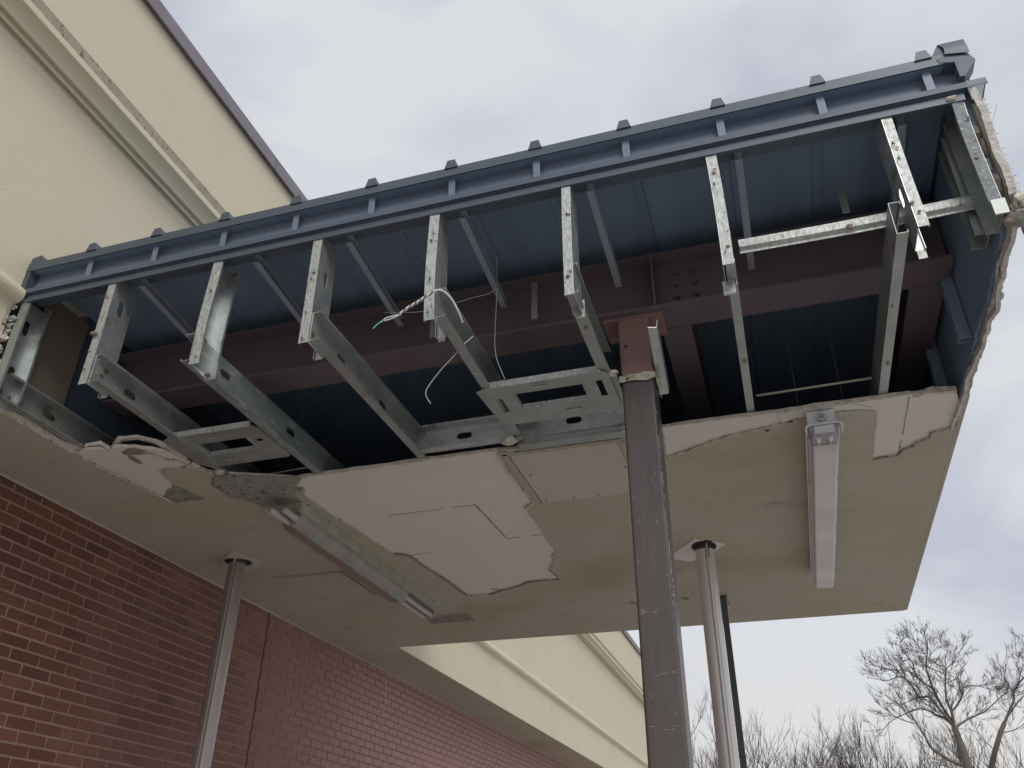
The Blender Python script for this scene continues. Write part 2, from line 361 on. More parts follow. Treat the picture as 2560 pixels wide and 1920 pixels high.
# brick wall
bw = empty('brick_wall', 'brown red brick wall under the soffit with pale mortar joints', 'wall', (XB, 9, 1.8))
mb = MB().box((XB-.2, -6, 0), (XB-.0045, 6.068, 3.575)); mb.box((XB-.2, 6.092, 0), (XB-.0045, YE, 3.575)); mb.build('mortar_bed', 'mortar', bw)
MB().box((XB-.2, 6.068, 0), (XB-.035, 6.092, 3.575)).build('control_joint', 'black', bw)
BL, BH, CO, BR = .2075, .0664, .0100, .1975
def brickbox(cy, cz, L, dx=0, H=BH-CO):
    x1 = XB+dx; h = .0022
    return ([(x1-.04, cy-L/2, cz-H/2), (x1-.04, cy+L/2, cz-H/2), (x1-.04, cy+L/2, cz+H/2), (x1-.04, cy-L/2, cz+H/2),
             (x1, cy-L/2+h, cz-H/2+h), (x1, cy+L/2-h, cz-H/2+h), (x1, cy+L/2-h, cz+H/2-h), (x1, cy-L/2+h, cz+H/2-h)],
            [(4, 5, 6, 7), (0, 1, 5, 4), (1, 2, 6, 5), (2, 3, 7, 6), (3, 0, 4, 7)])
inv = co.matrix_world.inverted()
def proj(p):
    q = inv @ Vector(p); f = 29.75/36
    return (.5+f*q.x/-q.z, .5*.75-f*q.y/-q.z, -q.z)           # x 0..1, y 0..0.75
cand = []; rest = []
for k in range(0, 53):
    cz = 3.6-(k+.5)*BH; off = 0 if k % 2 == 0 else BL/2
    n0 = int((-6-3.366)/BL)
    for i in range(n0, 93):
        ya = 3.366+off+i*BL+CO/2; yb = ya+BR
        if yb > YE: continue
        pieces = []
        if ya < 6.068 < yb or ya < 6.092 < yb:
            if 6.066-ya > .03: pieces.append((ya, 6.066))
            if yb-6.094 > .03: pieces.append((6.094, yb))
        else: pieces.append((ya, yb))
        for a, b in pieces:
            cy = (a+b)/2; L = b-a; p = proj((XB, cy, cz)); vis = p[2] > 0 and -.01 < p[0] < 1 and 0 < p[1] < .76
            d2 = (XB**2+cy**2+(cz-1.6)**2)
            (cand if vis and L > .15 else rest).append((d2/(abs(XB)/math.sqrt(d2)), cy, cz, L))
cand.sort()
rb = random.Random(5)
bmesh_shared = []
for s in range(6):
    v, f = brickbox(0, 0, BR)
    v = [Vector(p)-Vector((XB, 0, 0)) for p in v]
    v = [tuple(q+Vector((rb.uniform(-.0012, .0012), rb.uniform(-.0012, .0012), rb.uniform(-.001, .001)))) for q in v]
    me = bpy.data.meshes.new('brick'); me.from_pydata(v, [], f); me.materials.append(M['brick']); bmesh_shared.append(me)
for (a, cy, cz, L) in cand[:300]:
    o = bpy.data.objects.new('brick', rb.choice(bmesh_shared)); o.location = (XB+rb.uniform(-.0012, .0012), cy, cz); link(o, bw)
mb = MB()
for (a, cy, cz, L) in cand[300:]+rest:
    v, f = brickbox(cy, cz, L, rb.uniform(-.0012, .0012)); mb.add(v, f)
o = mb.build('brick_courses', 'brick', bw, fix=False); o['kind'] = 'stuff'
for L in EFF:
    mb = MB(); P = [Vector((XB+.0015, y, z)) for y, z in L]
    for a, b in zip(P[:-1], P[1:]):
        n = 9
        for k in range(n):
            if rb.random() < .72:
                q = a+(b-a)*k/n+Vector((0, rb.uniform(-.006, .006), 0)); mb.obox(q, (.001, 0, 0), (0, rb.uniform(.006, .014), 0), (0, 0, rb.uniform(.01, .035)))
    o = mb.build('salt_streak', 'board_edge', bw); o['kind'] = 'stuff'
# caulk bead at the top of the brick
mb = MB(); pts = [(XB+.006+.004*noise.noise((0, y*.3, 0)), y*.1, 3.586) for y in range(-60, int(YE*10))]
mb.tube(pts, .010, 6); mb.build('caulk_bead', 'coat', bw, smooth=True)
MB().box((XB-.2, -6, 3.6), (XB-.01, 7.47, 4.1)).build('backing_wall', 'sheet', bw)

# ================================================================== CANOPY
cp = empty('canopy', 'entrance canopy with its front stripped open to bare metal studs and torn soffit', 'canopy', (-1.26, 5, 3.6))
XR, YF, YK = .966, 2.57, 7.45
PATCH_A = [(-2.494, 3.817), (-2.221, 3.822), (-1.988, 3.798), (-1.752, 3.797), (-1.615, 3.798), (-1.418, 3.795), (-1.284, 3.794), (-1.3, 3.868), (-1.294, 3.975), (-1.303, 4.068), (-1.295, 4.145), (-1.298, 4.226), (-1.293, 4.354), (-1.295, 4.492), (-1.369, 4.57), (-1.374, 4.703), (-1.37, 4.892), (-1.38, 5.037), (-1.389, 5.225), (-1.385, 5.342), (-1.443, 5.449), (-1.471, 5.577), (-1.526, 5.682), (-1.502, 5.922), (-1.619, 5.919), (-1.761, 5.927), (-1.822, 5.986), (-2.008, 6.071), (-2.131, 6.131), (-2.32, 6.116), (-2.327, 5.933), (-2.33, 5.751), (-2.346, 5.572), (-2.376, 5.337), (-2.387, 5.139), (-2.473, 5.088), (-2.485, 4.908), (-2.511, 4.609), (-2.542, 4.347), (-2.553, 4.095), (-2.548, 3.905)]
PATCH_B = [(-3.451, 3.165), (-3.023, 3.488), (-3.122, 3.478), (-3.167, 3.496), (-3.187, 3.543), (-3.195, 3.607), (-3.206, 3.654), (-3.191, 3.709), (-3.171, 3.793), (-3.147, 3.886), (-3.245, 3.897), (-3.358, 3.905), (-3.379, 3.877), (-3.387, 3.81), (-3.402, 3.743), (-3.408, 3.645), (-3.424, 3.564), (-3.432, 3.455), (-3.451, 3.354), (-3.462, 3.258)]
PATCH_C = [(-2.903, 3.611), (-2.458, 3.792), (-2.544, 3.891), (-2.602, 3.978), (-2.628, 4.078), (-2.717, 4.164), (-2.832, 4.208), (-2.888, 4.137), (-2.885, 4.055), (-2.938, 3.96), (-2.998, 3.915), (-2.992, 3.811), (-2.997, 3.732), (-2.951, 3.67)]
STAIN_B = [(-3.387, 3.81), (-3.30, 3.73), (-3.24, 3.70), (-3.206, 3.654), (-3.191, 3.709), (-3.171, 3.793), (-3.147, 3.886), (-3.245, 3.897), (-3.358, 3.905), (-3.379, 3.877)]
EDGE_L = [(-3.47, 2.56), (-3.455, 2.80), (-3.462, 2.95), (-3.469, 3.066), (-3.444, 3.123), (-3.455, 3.17), (-3.406, 3.166), (-3.31, 3.178), (-3.293, 3.212), (-3.229, 3.18), (-3.124, 3.207), (-3.044, 3.256), (-2.994, 3.307), (-2.958, 3.4), (-2.956, 3.469), (-2.927, 3.58), (-2.903, 3.611)]
# board (sheathing): one slab, z 3.600 .. 3.618
mid = [(-2.79, 3.665), (-2.61, 3.742), (-2.494, 3.800), (-1.29, 3.79), (-1.24, 3.80), (-.55, 3.80), (-.42, 3.785), (-.196, 3.778), (.134, 3.785), (.434, 3.788), (.727, 3.786), (.922, 3.803), (.958, 3.92)]
front = jag(EDGE_L, .006, .03, False, 2)[:-1]+jag([EDGE_L[-1]]+mid, .003, .04, False, 4)
outer = [(-4.05, -6), (-3.495, -6), (-3.495, 2.56)]+front+[(.958, 7.44), (-3.502, 7.44), (-3.502, YE), (-4.05, YE)]
post_hole = [(-.545, 3.27), (-.37, 3.27), (-.37, 3.46), (-.545, 3.46)]
hl = slotpts((0, 0), .20, .155); a = math.radians(28)
HL = [(-3.585+x*math.cos(a)-y*math.sin(a), 4.905+x*math.sin(a)+y*math.cos(a)) for x, y in hl]
HR = [(-.413+.082*math.cos(t*math.pi/10), 5.50+.115*math.sin(t*math.pi/10)) for t in range(20)]
mb = slab(MB(), outer, [], 3.601, 3.618)
mb.mi = [1 if abs(sum(mb.v[i][2] for i in f)/len(f)-3.6095) < .004 else 0 for f in mb.f]
mb.build('sheathing_board', ('board', 'board_edge'), cp)
# stucco coat below, z 3.592 .. 3.6005 with the peeled areas open
A = jag(PATCH_A, .007, .028, True, 11); Cc = jag(PATCH_C, .006, .03, True, 12); Bp = jag(PATCH_B, .006, .03, True, 13)
FR = [(-.42, 3.81), (-.449, 4.106), (-.282, 4.032), (-.138, 3.958), (.073, 3.911), (.203, 3.878), (.285, 3.858), (.418, 3.848), (.497, 3.855), (.59, 3.907), (.593, 4.157), (.593, 4.438), (.719, 4.422), (.738, 4.358), (.783, 4.336), (.798, 4.289), (.854, 4.261), (.855, 4.202), (.922, 4.18), (XR, 4.17)]
# split into simple outer loop: peeled patches open onto the torn edge
left = [(-3.495, 2.56), (-3.475, 2.80), (-3.478, 3.0), (-3.47, 3.15)]
iA = [p for p in PATCH_A]                                  # starts at front edge left corner, runs to front edge right corner
loopA = [iA[0]]+iA[:0:-1]                                   # walk round the back of patch A, left to right
loopA = iA[:1]+iA[-1:6:-1]+[iA[6]]
loopB = [PATCH_B[0]]+PATCH_B[:0:-1]                         # round patch B, from left to the torn edge
loopC = PATCH_C[:1]+PATCH_C[:0:-1]
coat = [(-4.05, -6), (-3.495, -6)]+jag(left, .004, .04, False, 21)
coat += jag(loopB, .006, .028, False, 22)
coat += [(-2.985, 3.475), (-2.96, 3.52)]
coat += jag(loopC, .006, .028, False, 23)
coat += [(-2.497, 3.79)]
coat += jag(loopA, .007, .028, False, 24)
coat += [(-1.27, 3.80), (-1.255, 3.82), (-.60, 3.82), (-.56, 3.80)]
coat += jag(FR, .005, .03, False, 25)
coat += [(XR, YK), (-3.494, YK+.001), (-3.494, YE), (-4.05, YE)]
zz = []
for p in coat:
    if not zz or (Vector(p)-Vector(zz[-1])).length > 1e-4: zz.append(p)
PL = [(-3.518, 4.726), (-3.434, 4.93), (-3.604, 5.097), (-3.775, 5.014)]
mb = slab(MB(), zz, [HL, HR, [(x, y) for x, y in post_hole]], 3.590, 3.6002)
mb.mi = [1 if abs(sum(mb.v[i][2] for i in f)/len(f)-3.595) < .002 else 0 for f in mb.f]
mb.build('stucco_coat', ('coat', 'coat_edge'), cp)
# grey scrim lump and mouldy area lie against the board
slab(MB(), jag([(x, y) for x, y in PATCH_C], .008, .03, True, 31), [], 3.586, 3.5995).build('cement_scrim', 'cement', cp)
slab(MB(), jag(STAIN_B, .005, .02, True, 32), [], 3.5965, 3.5998).build('mouldy_patch', 'stain', cp)
for k, (c, r, sq) in enumerate([((-2.53, 3.93, 3.585), .02, (1, 1.2, .5)), ((-2.86, 3.60, 3.598), .03, (1.2, .8, .5)), ((-2.95, 3.50, 3.60), .022, (1.5, .7, .6)),
                 ((-2.80, 4.21, 3.585), .012, (1.6, .6, .4)), ((-2.62, 4.14, 3.588), .018, (1.4, 1, .4)), ((-2.93, 3.78, 3.585), .014, (1, 1, .4))]):
    blob('debris_chunk', c, r, 'cement' if k in (0, 4, 5) else 'board_edge', cp, k, sq)
# curling layers along the torn left edge
def ribbon(name, pts, w, t, m, parent, seed=0, amp=.006):
    """ragged strip: follows pts (x,y,z), w = vertical width, t = depth"""
    mb = MB(); rnd = random.Random(seed); P = []
    for a, b in zip(pts[:-1], pts[1:]):
        a, b = Vector(a), Vector(b); n = max(1, int((b-a).length/.03))
        for k in range(n): P.append(a+(b-a)*k/n)
    P.append(Vector(pts[-1])); ring = []
    for i, p in enumerate(P):
        d = (P[min(i+1, len(P)-1)]-P[max(0, i-1)]); d.z = 0; d.normalize(); nn = Vector((-d.y, d.x, 0))
        ww = w*(1+.5*noise.noise(p*9)+rnd.uniform(-.10, .10)); j = amp*(1.6*noise.noise(p*14+Vector((seed, 0, 0)))+rnd.uniform(-.25, .25))
        ring.append([p+Vector((0, 0, -ww/2))+nn*(j), p+Vector((0, 0, ww/2))+nn*(j*.5), p+nn*(t+j)+Vector((0, 0, ww/2.3)), p+nn*(t+j)+Vector((0, 0, -ww/2.2))])
    k = 0; vs = [v for r in ring for v in r]; fs = []
    for i in range(len(ring)-1):
        for j in range(4): fs.append((i*4+j, i*4+(j+1) % 4, (i+1)*4+(j+1) % 4, (i+1)*4+j))
    fs += [(0, 1, 2, 3), tuple(len(vs)-4+q for q in (3, 2, 1, 0))]
    mb.add(vs, fs); return mb.build(name, m, parent)
ribbon('curled_lath_layer', [(-3.47, 2.62, 3.612), (-3.46, 2.9, 3.614), (-3.455, 3.08, 3.612), (-3.42, 3.17, 3.622)], .022, .02, 'board_edge', cp, 1)
ribbon('curled_lath_layer', [(-3.40, 3.16, 3.628), (-3.31, 3.165, 3.635), (-3.27, 3.20, 3.615)], .02, .03, 'board_edge', cp, 2)
ribbon('curled_lath_layer', [(-3.27, 3.205, 3.615), (-3.20, 3.165, 3.648), (-3.10, 3.19, 3.655), (-3.02, 3.25, 3.645), (-2.96, 3.33, 3.625), (-2.94, 3.42, 3.61)], .020, .03, 'board_edge', cp, 3)
ribbon('curled_lath_layer', [(-3.20, 3.235, 3.606), (-3.08, 3.28, 3.606), (-2.98, 3.40, 3.604), (-2.93, 3.50, 3.604)], .016, .03, 'coat_edge', cp, 4)
blob('debris_chunk', (-3.16, 3.25, 3.60), .05, 'scrap', cp, 9, (1.3, .7, .18)); blob('debris_chunk', (-3.21, 3.33, 3.597), .035, 'scrap', cp, 10, (.6, 1.5, .12))
E1 = [(x, y, 3.592) for x, y in PATCH_A]
ribbon('crumbled_edge', E1[29:36], .010, .012, 'scrap', cp, 71, .006)
ribbon('crumbled_edge', E1[22:29], .008, .006, 'stain', cp, 72, .004)
ribbon('crumbled_edge', E1[6:15], .009, .010, 'coat_edge', cp, 73, .006)
ribbon('crumbled_edge', [(x, y, 3.592) for x, y in PATCH_B[10:20]], .008, .006, 'coat_edge', cp, 74, .004)
ribbon('crumbled_edge', [(x, y, 3.592) for x, y in FR[1:9]], .008, .008, 'coat_edge', cp, 75, .004)
ribbon('crumbled_edge', [(x, y, 3.592) for x, y in FR[11:19]], .008, .006, 'stain', cp, 76, .003)
# crumbled white edge lines
ribbon('broken_board_lip', [(-2.47, 3.792, 3.607), (-2.0, 3.787, 3.607), (-1.6, 3.783, 3.607), (-1.29, 3.78, 3.607)], .016, .016, 'board_edge', cp, 5, .004)
ribbon('broken_board_lip', [(-.37, 3.773, 3.607), (-.1, 3.772, 3.607), (.12, 3.777, 3.607)], .014, .014, 'board_edge', cp, 6, .003)
ribbon('broken_board_lip', [(.13, 3.785, 3.604), (.3, 3.772, 3.607), (.5, 3.776, 3.607), (.73, 3.775, 3.607)], .022, .012, 'board_edge', cp, 7, .006)
ribbon('broken_board_lip', [(.74, 3.80, 3.607), (.83, 3.785, 3.612), (.93, 3.80, 3.607)], .025, .02, 'coat_edge', cp, 8, .008)
slab(MB(), jag([(.134, 3.79), (.46, 3.785), (.57, 3.86), (.426, 3.838), (.285, 3.85), (.203, 3.865), (.15, 3.89)], .004, .02, True, 40), [], 3.594, 3.5985).build('peeling_strip', 'board', cp)
# board seams (thin dark strips on the face, painted as the shadow in each joint)
def seam_shade(name, pts, w=.003, z=3.5985, m='black'):
    mb = MB(); pts = jag(pts, .003, .045, False, int(pts[0][0]*100)); rs = random.Random(len(pts))
    for a, b in zip(pts[:-1], pts[1:]):
        if rs.random() < .03: continue
        a, b = Vector(a), Vector(b); d = (b-a).normalized(); n = Vector((-d.y, d.x))*w/2*rs.uniform(.5, 1.35)
        mb.prism([(*(a-n), z), (*(b-n), z), (*(b+n), z), (*(a+n), z)], (0, 0, .0035))
    o = mb.build(name, m, cp); o['kind'] = 'stuff'
seam_shade('board_seam', [(-2.23, 4.453), (-1.648, 4.44)], .0025, m='stain'); seam_shade('board_seam', [(-1.648, 4.445), (-1.637, 5.031)], .004)
seam_shade('board_seam', [(-1.637, 5.031), (-1.385, 5.031)], .0025, m='stain'); seam_shade('board_seam', [(-2.38, 5.16), (-2.16, 5.14)], .002, m='stain')
seam_shade('board_seam', [(.727, 3.80), (.727, 4.15), (.719, 4.415)], .004, m='stain')
seam_shade('board_seam', [(-2.08, 6.02), (-2.02, 6.065)], .004)
# access panels with frames
def panel(cor, z=3.586, m='coat'):
    x0, x1, y0, y1 = cor
    mb = MB().box((x0, y0, z), (x1, y1, z+.004)); p = mb.build('access_panel', m, cp)
    return p
p = panel((-1.240, -.66, 3.845, 4.50), m='panel')
MB().box((-1.2475, 3.83, 3.5875), (-1.2405, 4.50, 3.5898)).box((-1.24, 3.8335, 3.5875), (-.65, 3.8445, 3.5897)).build('panel_gap', 'stain', p)  # dark strips painted in for the shade of the panel gap
fr = MB().box((-1.275, 3.80, 3.5825), (-1.249, 4.50, 3.5895)).box((-1.275, 3.815, 3.5825), (-.63, 3.832, 3.5896)).box((-.657, 3.84, 3.5825), (-.63, 4.10, 3.5894))
fr.build('panel_frame', 'coat', p)
for x, y in [(-1.2, 4.1), (-1.21, 4.47), (-1.05, 4.475), (-.9, 4.47), (-.68, 4.15), (-.69, 4.42)]:
    MB().tube([(x, y, 3.5835), (x, y, 3.587)], .006, 8).build('screw', 'rust', p)
p = panel((-3.46, -2.985, 5.31, 5.87), 3.584, 'coat')
MB().box((-3.54, 5.283, 3.5835), (-2.955, 5.296, 3.5895)).box((-2.968, 5.30, 3.5835), (-2.955, 5.90, 3.5896)).build('panel_frame', 'coat', p)
MB().box((-3.5, 5.2975, 3.5878), (-2.985, 5.3085, 3.5898)).box((-2.984, 5.30, 3.5878), (-2.9695, 5.86, 3.5897)).build('panel_gap', 'black', p)  # black strips standing in for shade between panel and frame
for x, y in [(-3.02, 5.36), (-3.02, 5.6), (-3.25, 5.34)]: MB().tube([(x, y, 3.5815), (x, y, 3.585)], .005, 8).build('screw', 'rust', p)
# vent
vent = slab(MB(), [(-2.87, 6.545), (-2.46, 6.545), (-2.46, 6.766), (-2.87, 6.766)], [[(-2.86+.131*i, 6.555), (-2.738+.131*i, 6.555), (-2.738+.131*i, 6.756), (-2.86+.131*i, 6.756)] for i in range(3)], 3.584, 3.5895).build('soffit_vent', 'coat', cp)
for i in range(3):
    x = -2.86+i*.131; MB().box((x, 6.555, 3.586), (x+.122, 6.756, 3.5895)).build('vent_panel', 'grille', vent)
# post trim plates
def plate(pts, name='trim_plate', z=3.583, hole=None):
    return slab(MB(), pts, [hole] if hole else [], z, z+.005).build(name, 'white', cp)
plate([(-3.49, 4.66), (-3.425, 4.98), (-3.60, 5.14), (-3.775, 5.014), (-3.74, 4.80)][0:0] or PL, hole=None) if False else None
slab(MB(), [(-3.50, 4.70), (-3.415, 4.95), (-3.615, 5.11), (-3.785, 5.02), (-3.66, 4.82)], [HL], 3.584, 3.5895).build('post_trim_plate', 'panel', cp)
slab(MB(), [(-.455, 5.345), (-.27, 5.49), (-.385, 5.66), (-.53, 5.77), (-.645, 5.69), (-.64, 5.59)], [HR], 3.584, 3.5895).build('post_trim_plate', 'board', cp)
MB().tube([(-3.585, 4.905, 3.588), (-3.585, 4.905, 3.60)], .09, 16).build('post_opening', 'black', cp)
MB().tube([(-.413, 5.50, 3.5925), (-.413, 5.50, 3.60)], .085, 16).build('post_opening', 'black', cp)
MB().tube([(-1.10, 6.60, 3.57), (-1.075, 6.79, 3.585)], .010, 6).build('soffit_clip', 'ivory', cp)
MB().tube([(-.69, 6.60, 3.57), (-.665, 6.68, 3.585)], .010, 6).build('soffit_clip', 'ivory', cp)
MB().tube([(.07, 3.93, 3.585), (.085, 3.94, 3.588)], .006, 5).build('soffit_clip', 'rust', cp)

# ---- back, side and inner walls of the box
MB().box((-3.488, 7.452, 3.601), (XR, 7.47, 4.34)).build('back_wall', 'coat', cp)
MB().box((-3.488, 7.441, 3.6185), (.95, 7.451, 4.33)).build('back_sheathing', 'lining', cp)
mb = MB(); side = jag([(2.60, 3.70), (2.66, 3.64), (2.75, 3.60), (2.9, 3.595), (3.1, 3.575), (3.3, 3.59), (3.6, 3.60), (3.9, 3.592)], .012, .03, False, 51)
slab(mb, [(2.60, 4.34), (2.575, 4.15), (2.575, 3.72)]+side+[(7.44, 3.592), (7.44, 4.34)], [], .968, .99, lambda a, b, c: (c, a, b)).build('side_wall', 'coat', cp)
mb = MB(); slab(mb, [(2.60, 4.34), (2.60, 3.74)]+[(a, b+.02) for a, b in side]+[(7.44, 3.622), (7.44, 4.34)], [], .952, .9665, lambda a, b, c: (c, a, b)).build('side_sheathing', 'deck', cp)
MB().box((-3.49, 2.72, 3.64), (-3.476, 3.018, 4.33)).build('wall_sheathing', 'sheet', cp)
MB().box((-3.60, 3.0185, 3.619), (-3.50, 7.44, 4.43)).build('inner_wall', 'trim_dark', cp)
mb = MB(); rnd = random.Random(2)
mb.box((-3.66, 2.50, 3.60), (-3.56, 3.0, 4.355)); mb.build('block_backing', 'cement', cp)
for i in range(15):
    z = 3.61+i*.036; q = Vector((-3.515+rnd.uniform(-.02, .015), 2.562+rnd.uniform(-.005, .01), z)); d = Vector((rnd.uniform(.02, .07), rnd.uniform(-.01, .01), rnd.uniform(-.04, .05)))
    blob('lath_scrap', q+d*.5, rnd.uniform(.018, .03), rnd.choice(('cement', 'cement', 'cement', 'board_edge')), cp, i, (1.2, .5, .9))

# torn outer corner: foam strip + ragged stucco roll
mb = MB(); rnd = random.Random(8)
path = [(.978, 2.555, 4.20), (.988, 2.552, 4.08), (.982, 2.552, 3.98), (.978, 2.556, 3.86), (.984, 2.556, 3.78), (.982, 2.56, 3.70), (.978, 2.565, 3.675)]
P = []
for a, b in zip(path[:-1], path[1:]):
    a, b = Vector(a), Vector(b)
    for k in range(5): P.append(a+(b-a)*k/5)
P.append(Vector(path[-1])); vs = []; fs = []
for i, p in enumerate(P):
    j = rnd.uniform(-.0012, .0012)
    vs += [p+Vector((-.013+j, 0, 0)), p+Vector((.013+j, -.002, 0)), p+Vector((.017+j, .05, 0)), p+Vector((-.002, .05, 0))]
for i in range(len(P)-1):
    for j in range(4): fs.append((i*4+j, i*4+(j+1) % 4, (i+1)*4+(j+1) % 4, (i+1)*4+j))
fs += [(0, 1, 2, 3), tuple(len(vs)-4+q for q in (3, 2, 1, 0))]
mb.add(vs, fs); mb.build('foam_strip', 'foam', cp)
roll = [(.985, 2.59, 3.640), (.988, 2.63, 3.612), (.985, 2.68, 3.600), (.98, 2.75, 3.590), (.978, 2.85, 3.582), (.985, 2.95, 3.585), (.982, 3.03, 3.572), (.99, 3.10, 3.570), (.98, 3.2, 3.580), (.982, 3.32, 3.582), (.976, 3.5, 3.588), (.97, 3.66, 3.594), (.966, 3.9, 3.594), (.962, 4.18, 3.596)]
ribbon('torn_stucco_edge', roll, .026, .016, 'foam', cp, 61, .006)
ribbon('torn_stucco_edge', [(a-.012, b+.01, c+.016) for a, b, c in roll[:9]], .016, .008, 'foam', cp, 62, .009)
for k, (c, r, sq, m) in enumerate([((1.0, 2.58, 3.645), .032, (1, .9, 1.3), 'coat_edge'), ((.985, 2.60, 3.60), .034, (1.1, 1, .9), 'cement'), ((.962, 2.60, 3.59), .026, (1.2, 1, .8), 'scrap'),
        ((.905, 2.57, 4.18), .017, (1.5, 1, .8), 'coat_edge'), ((.952, 2.60, 4.02), .018, (.8, 1, 2), 'scrap'), ((.956, 2.60, 3.93), .02, (.7, 1, 2.4), 'scrap'), ((.955, 2.60, 3.76), .02, (.8, 1, 2.2), 'scrap'),
        ((.965, 2.61, 3.67), .02, (.8, 1, 1.8), 'scrap'), ((.986, 3.03, 3.572), .014, (.8, 1.6, 1), 'board_edge'), ((.936, 2.60, 4.10), .012, (.8, 1, 3), 'scrap'), ((.95, 2.60, 3.85), .016, (.9, 1, 2), 'galv_dark')]):
    blob('debris_chunk', c, r, m, cp, 20+k, sq)
blob('debris_chunk', (1.004, 2.655, 3.572), .014, 'scrap', cp, 44, (.6, .6, 2.2)); 
fib = MB()
for i in range(40):
    t = rnd.random(); t0 = rnd.uniform(0, 9.9); q = Vector(roll[int(t0)]).lerp(Vector(roll[int(t0)+1]), t0 % 1)+Vector((-.006, 0, rnd.uniform(-.012, .006)))
    d = Vector((rnd.uniform(.3, 1), rnd.uniform(-.6, .2), rnd.uniform(-1, .6))).normalized()*rnd.uniform(.006, .02)
    fib.tube([q, q+d*.5+Vector((0, 0, .002)), q+d], [.0009, .0008, .0004], 3)
for i in range(30):
    q = P[rnd.randrange(len(P))]+Vector((.018, rnd.uniform(0, .01), 0)); d = Vector((rnd.uniform(.4, 1), 0, rnd.uniform(-.5, .5))).normalized()*rnd.uniform(.004, .011)
    fib.tube([q, q+d], [.001, .0004], 3)
fib.tube([(.99, 2.56, 3.99), (1.035, 2.56, 4.09)], .0008, 3)
o = fib.build('mesh_fibres', 'scrap', cp); o['kind'] = 'stuff'

# ---- roof deck, gutter and trims
mb = MB(); prof = [(-3.499, 4.335)]
x = -3.484
while x < .93:
    for dx, dz in ((-.16, 0), (-.027, 0), (-.016, .010), (.016, .010), (.027, 0), (.16, 0)):
        if -3.487 < x+dx < .95: prof.append((x+dx, 4.335+dz))
    x += .394
prof.append((.951, 4.335))
top = [(a, 2.66, b+.055) for a, b in prof]+[(a, 2.66, b+.061) for a, b in prof[::-1]]
mb.prism(top, (0, 4.79, 0)); mb.build('roof_deck', 'deck', cp)
TX0 = -3.487
def xprism(name, yz, x0, x1, m): return MB().prism([(x0, y, z) for y, z in yz], (x1-x0, 0, 0)).build(name, m, cp)
xprism('gutter_rim', [(2.553, 4.358), (2.558, 4.358), (2.560, 4.403), (2.70, 4.405), (2.70, 4.413), (2.555, 4.411)], TX0, .925, 'trim')
xprism('rim_underside', [(2.563, 4.362), (2.575, 4.362), (2.70, 4.372), (2.70, 4.384)], TX0, .955, 'deck')
xprism('gutter_back', [(2.602, 4.235), (2.610, 4.235), (2.622, 4.37), (2.614, 4.37)], TX0, .985, 'trim_lit')
xr = [-3.484+.3945*i for i in range(12)]
for x in xr[1:]:
    MB().prism([(x-.017, 2.574, 4.358), (x+.014, 2.574, 4.358), (x+.016, 2.578, 4.232), (x-.015, 2.578, 4.232)], (0, .004, 0)).build('gutter_strap', 'trim_lit', cp)
    MB().prism([(x-.031, 2.548, 4.404), (x+.031, 2.548, 4.404), (x+.018, 2.548, 4.450), (x-.018, 2.548, 4.450)], (0, 1.2 if x < -2 else .4, 0)).build('roof_rib', 'trim', cp)
MB().prism([(xr[0]+.004, 2.556, 4.40), (xr[0]+.10, 2.556, 4.405), (xr[0]+.06, 2.556, 4.458), (xr[0]+.004, 2.556, 4.448)], (0, .6, 0)).build('roof_rib', 'trim', cp)
xprism('drip_trim', [(2.553, 4.208), (2.557, 4.208), (2.560, 4.228), (2.68, 4.215), (2.68, 4.224), (2.555, 4.238)], TX0+.02, 1.035, 'trim_dark')
xprism('drip_face', [(2.5525, 4.203), (2.5575, 4.203), (2.615, 4.190), (2.615, 4.2075), (2.558, 4.2075)], TX0+.03, .985, 'trim_dark')
xprism('top_track', [(2.566, 4.160), (2.570, 4.160), (2.570, 4.196), (2.566, 4.197)], TX0+.06, .95, 'trim')
MB().prism([(1.036, 2.553, 4.240), (.965, 2.553, 4.239), (.965, 2.555, 4.14), (.996, 2.555, 4.135)], (0, .02, 0)).build('trim_end', 'trim', cp)
def plate_y(name, xz, y, t, m): return MB().prism([(x, y, z) for x, z in xz], (0, t, 0)).build(name, m, cp)
plate_y('gutter_end_cap', [(.900, 4.388), (.927, 4.400), (1.012, 4.378), (1.026, 4.343), (.973, 4.268), (.955, 4.268), (.955, 4.352), (.905, 4.366)], 2.551, .07, 'trim_dark')
plate_y('rake_cap', [(.888, 4.412), (.918, 4.467), (1.012, 4.466), (1.012, 4.380), (.93, 4.402)], 2.557, 1.2, 'trim_dark')
flap = MB()
for k in range(6):
    a0, a1 = k/6, (k+1)/6; f = lambda a: (.919+.010*a+.010*math.sin(a*math.pi), 4.470-.072*a); g_ = lambda a: (1.014, 4.469-.090*a)
    (xa, za), (xb, zb), (xc, zc), (xd, zd) = f(a0), g_(a0), g_(a1), f(a1); ya, yb = 2.556-.012*math.sin(a0*math.pi*.6), 2.556-.012*math.sin(a1*math.pi*.6)
    flap.prism([(xa, ya, za), (xb, ya, zb), (xc, yb, zc), (xd, yb, zd)], (0, -.0015, 0))
flap.build('cap_flap', 'trim', cp)
MB().box((.992, 2.60, 4.16), (1.0, 7.47, 4.40)).build('rake_trim', 'trim', cp)
MB().box((TX0, 7.471, 4.16), (1.0, 7.48, 4.40)).build('rear_trim', 'trim', cp)
MB().prism([(TX0-.002, 2.556, 4.40), (TX0+.03, 2.556, 4.40), (TX0+.03, 2.556, 4.24), (TX0+.05, 2.556, 4.17), (TX0-.002, 2.556, 4.15)], (0, .05, 0)).build('wall_flashing', 'trim', cp)

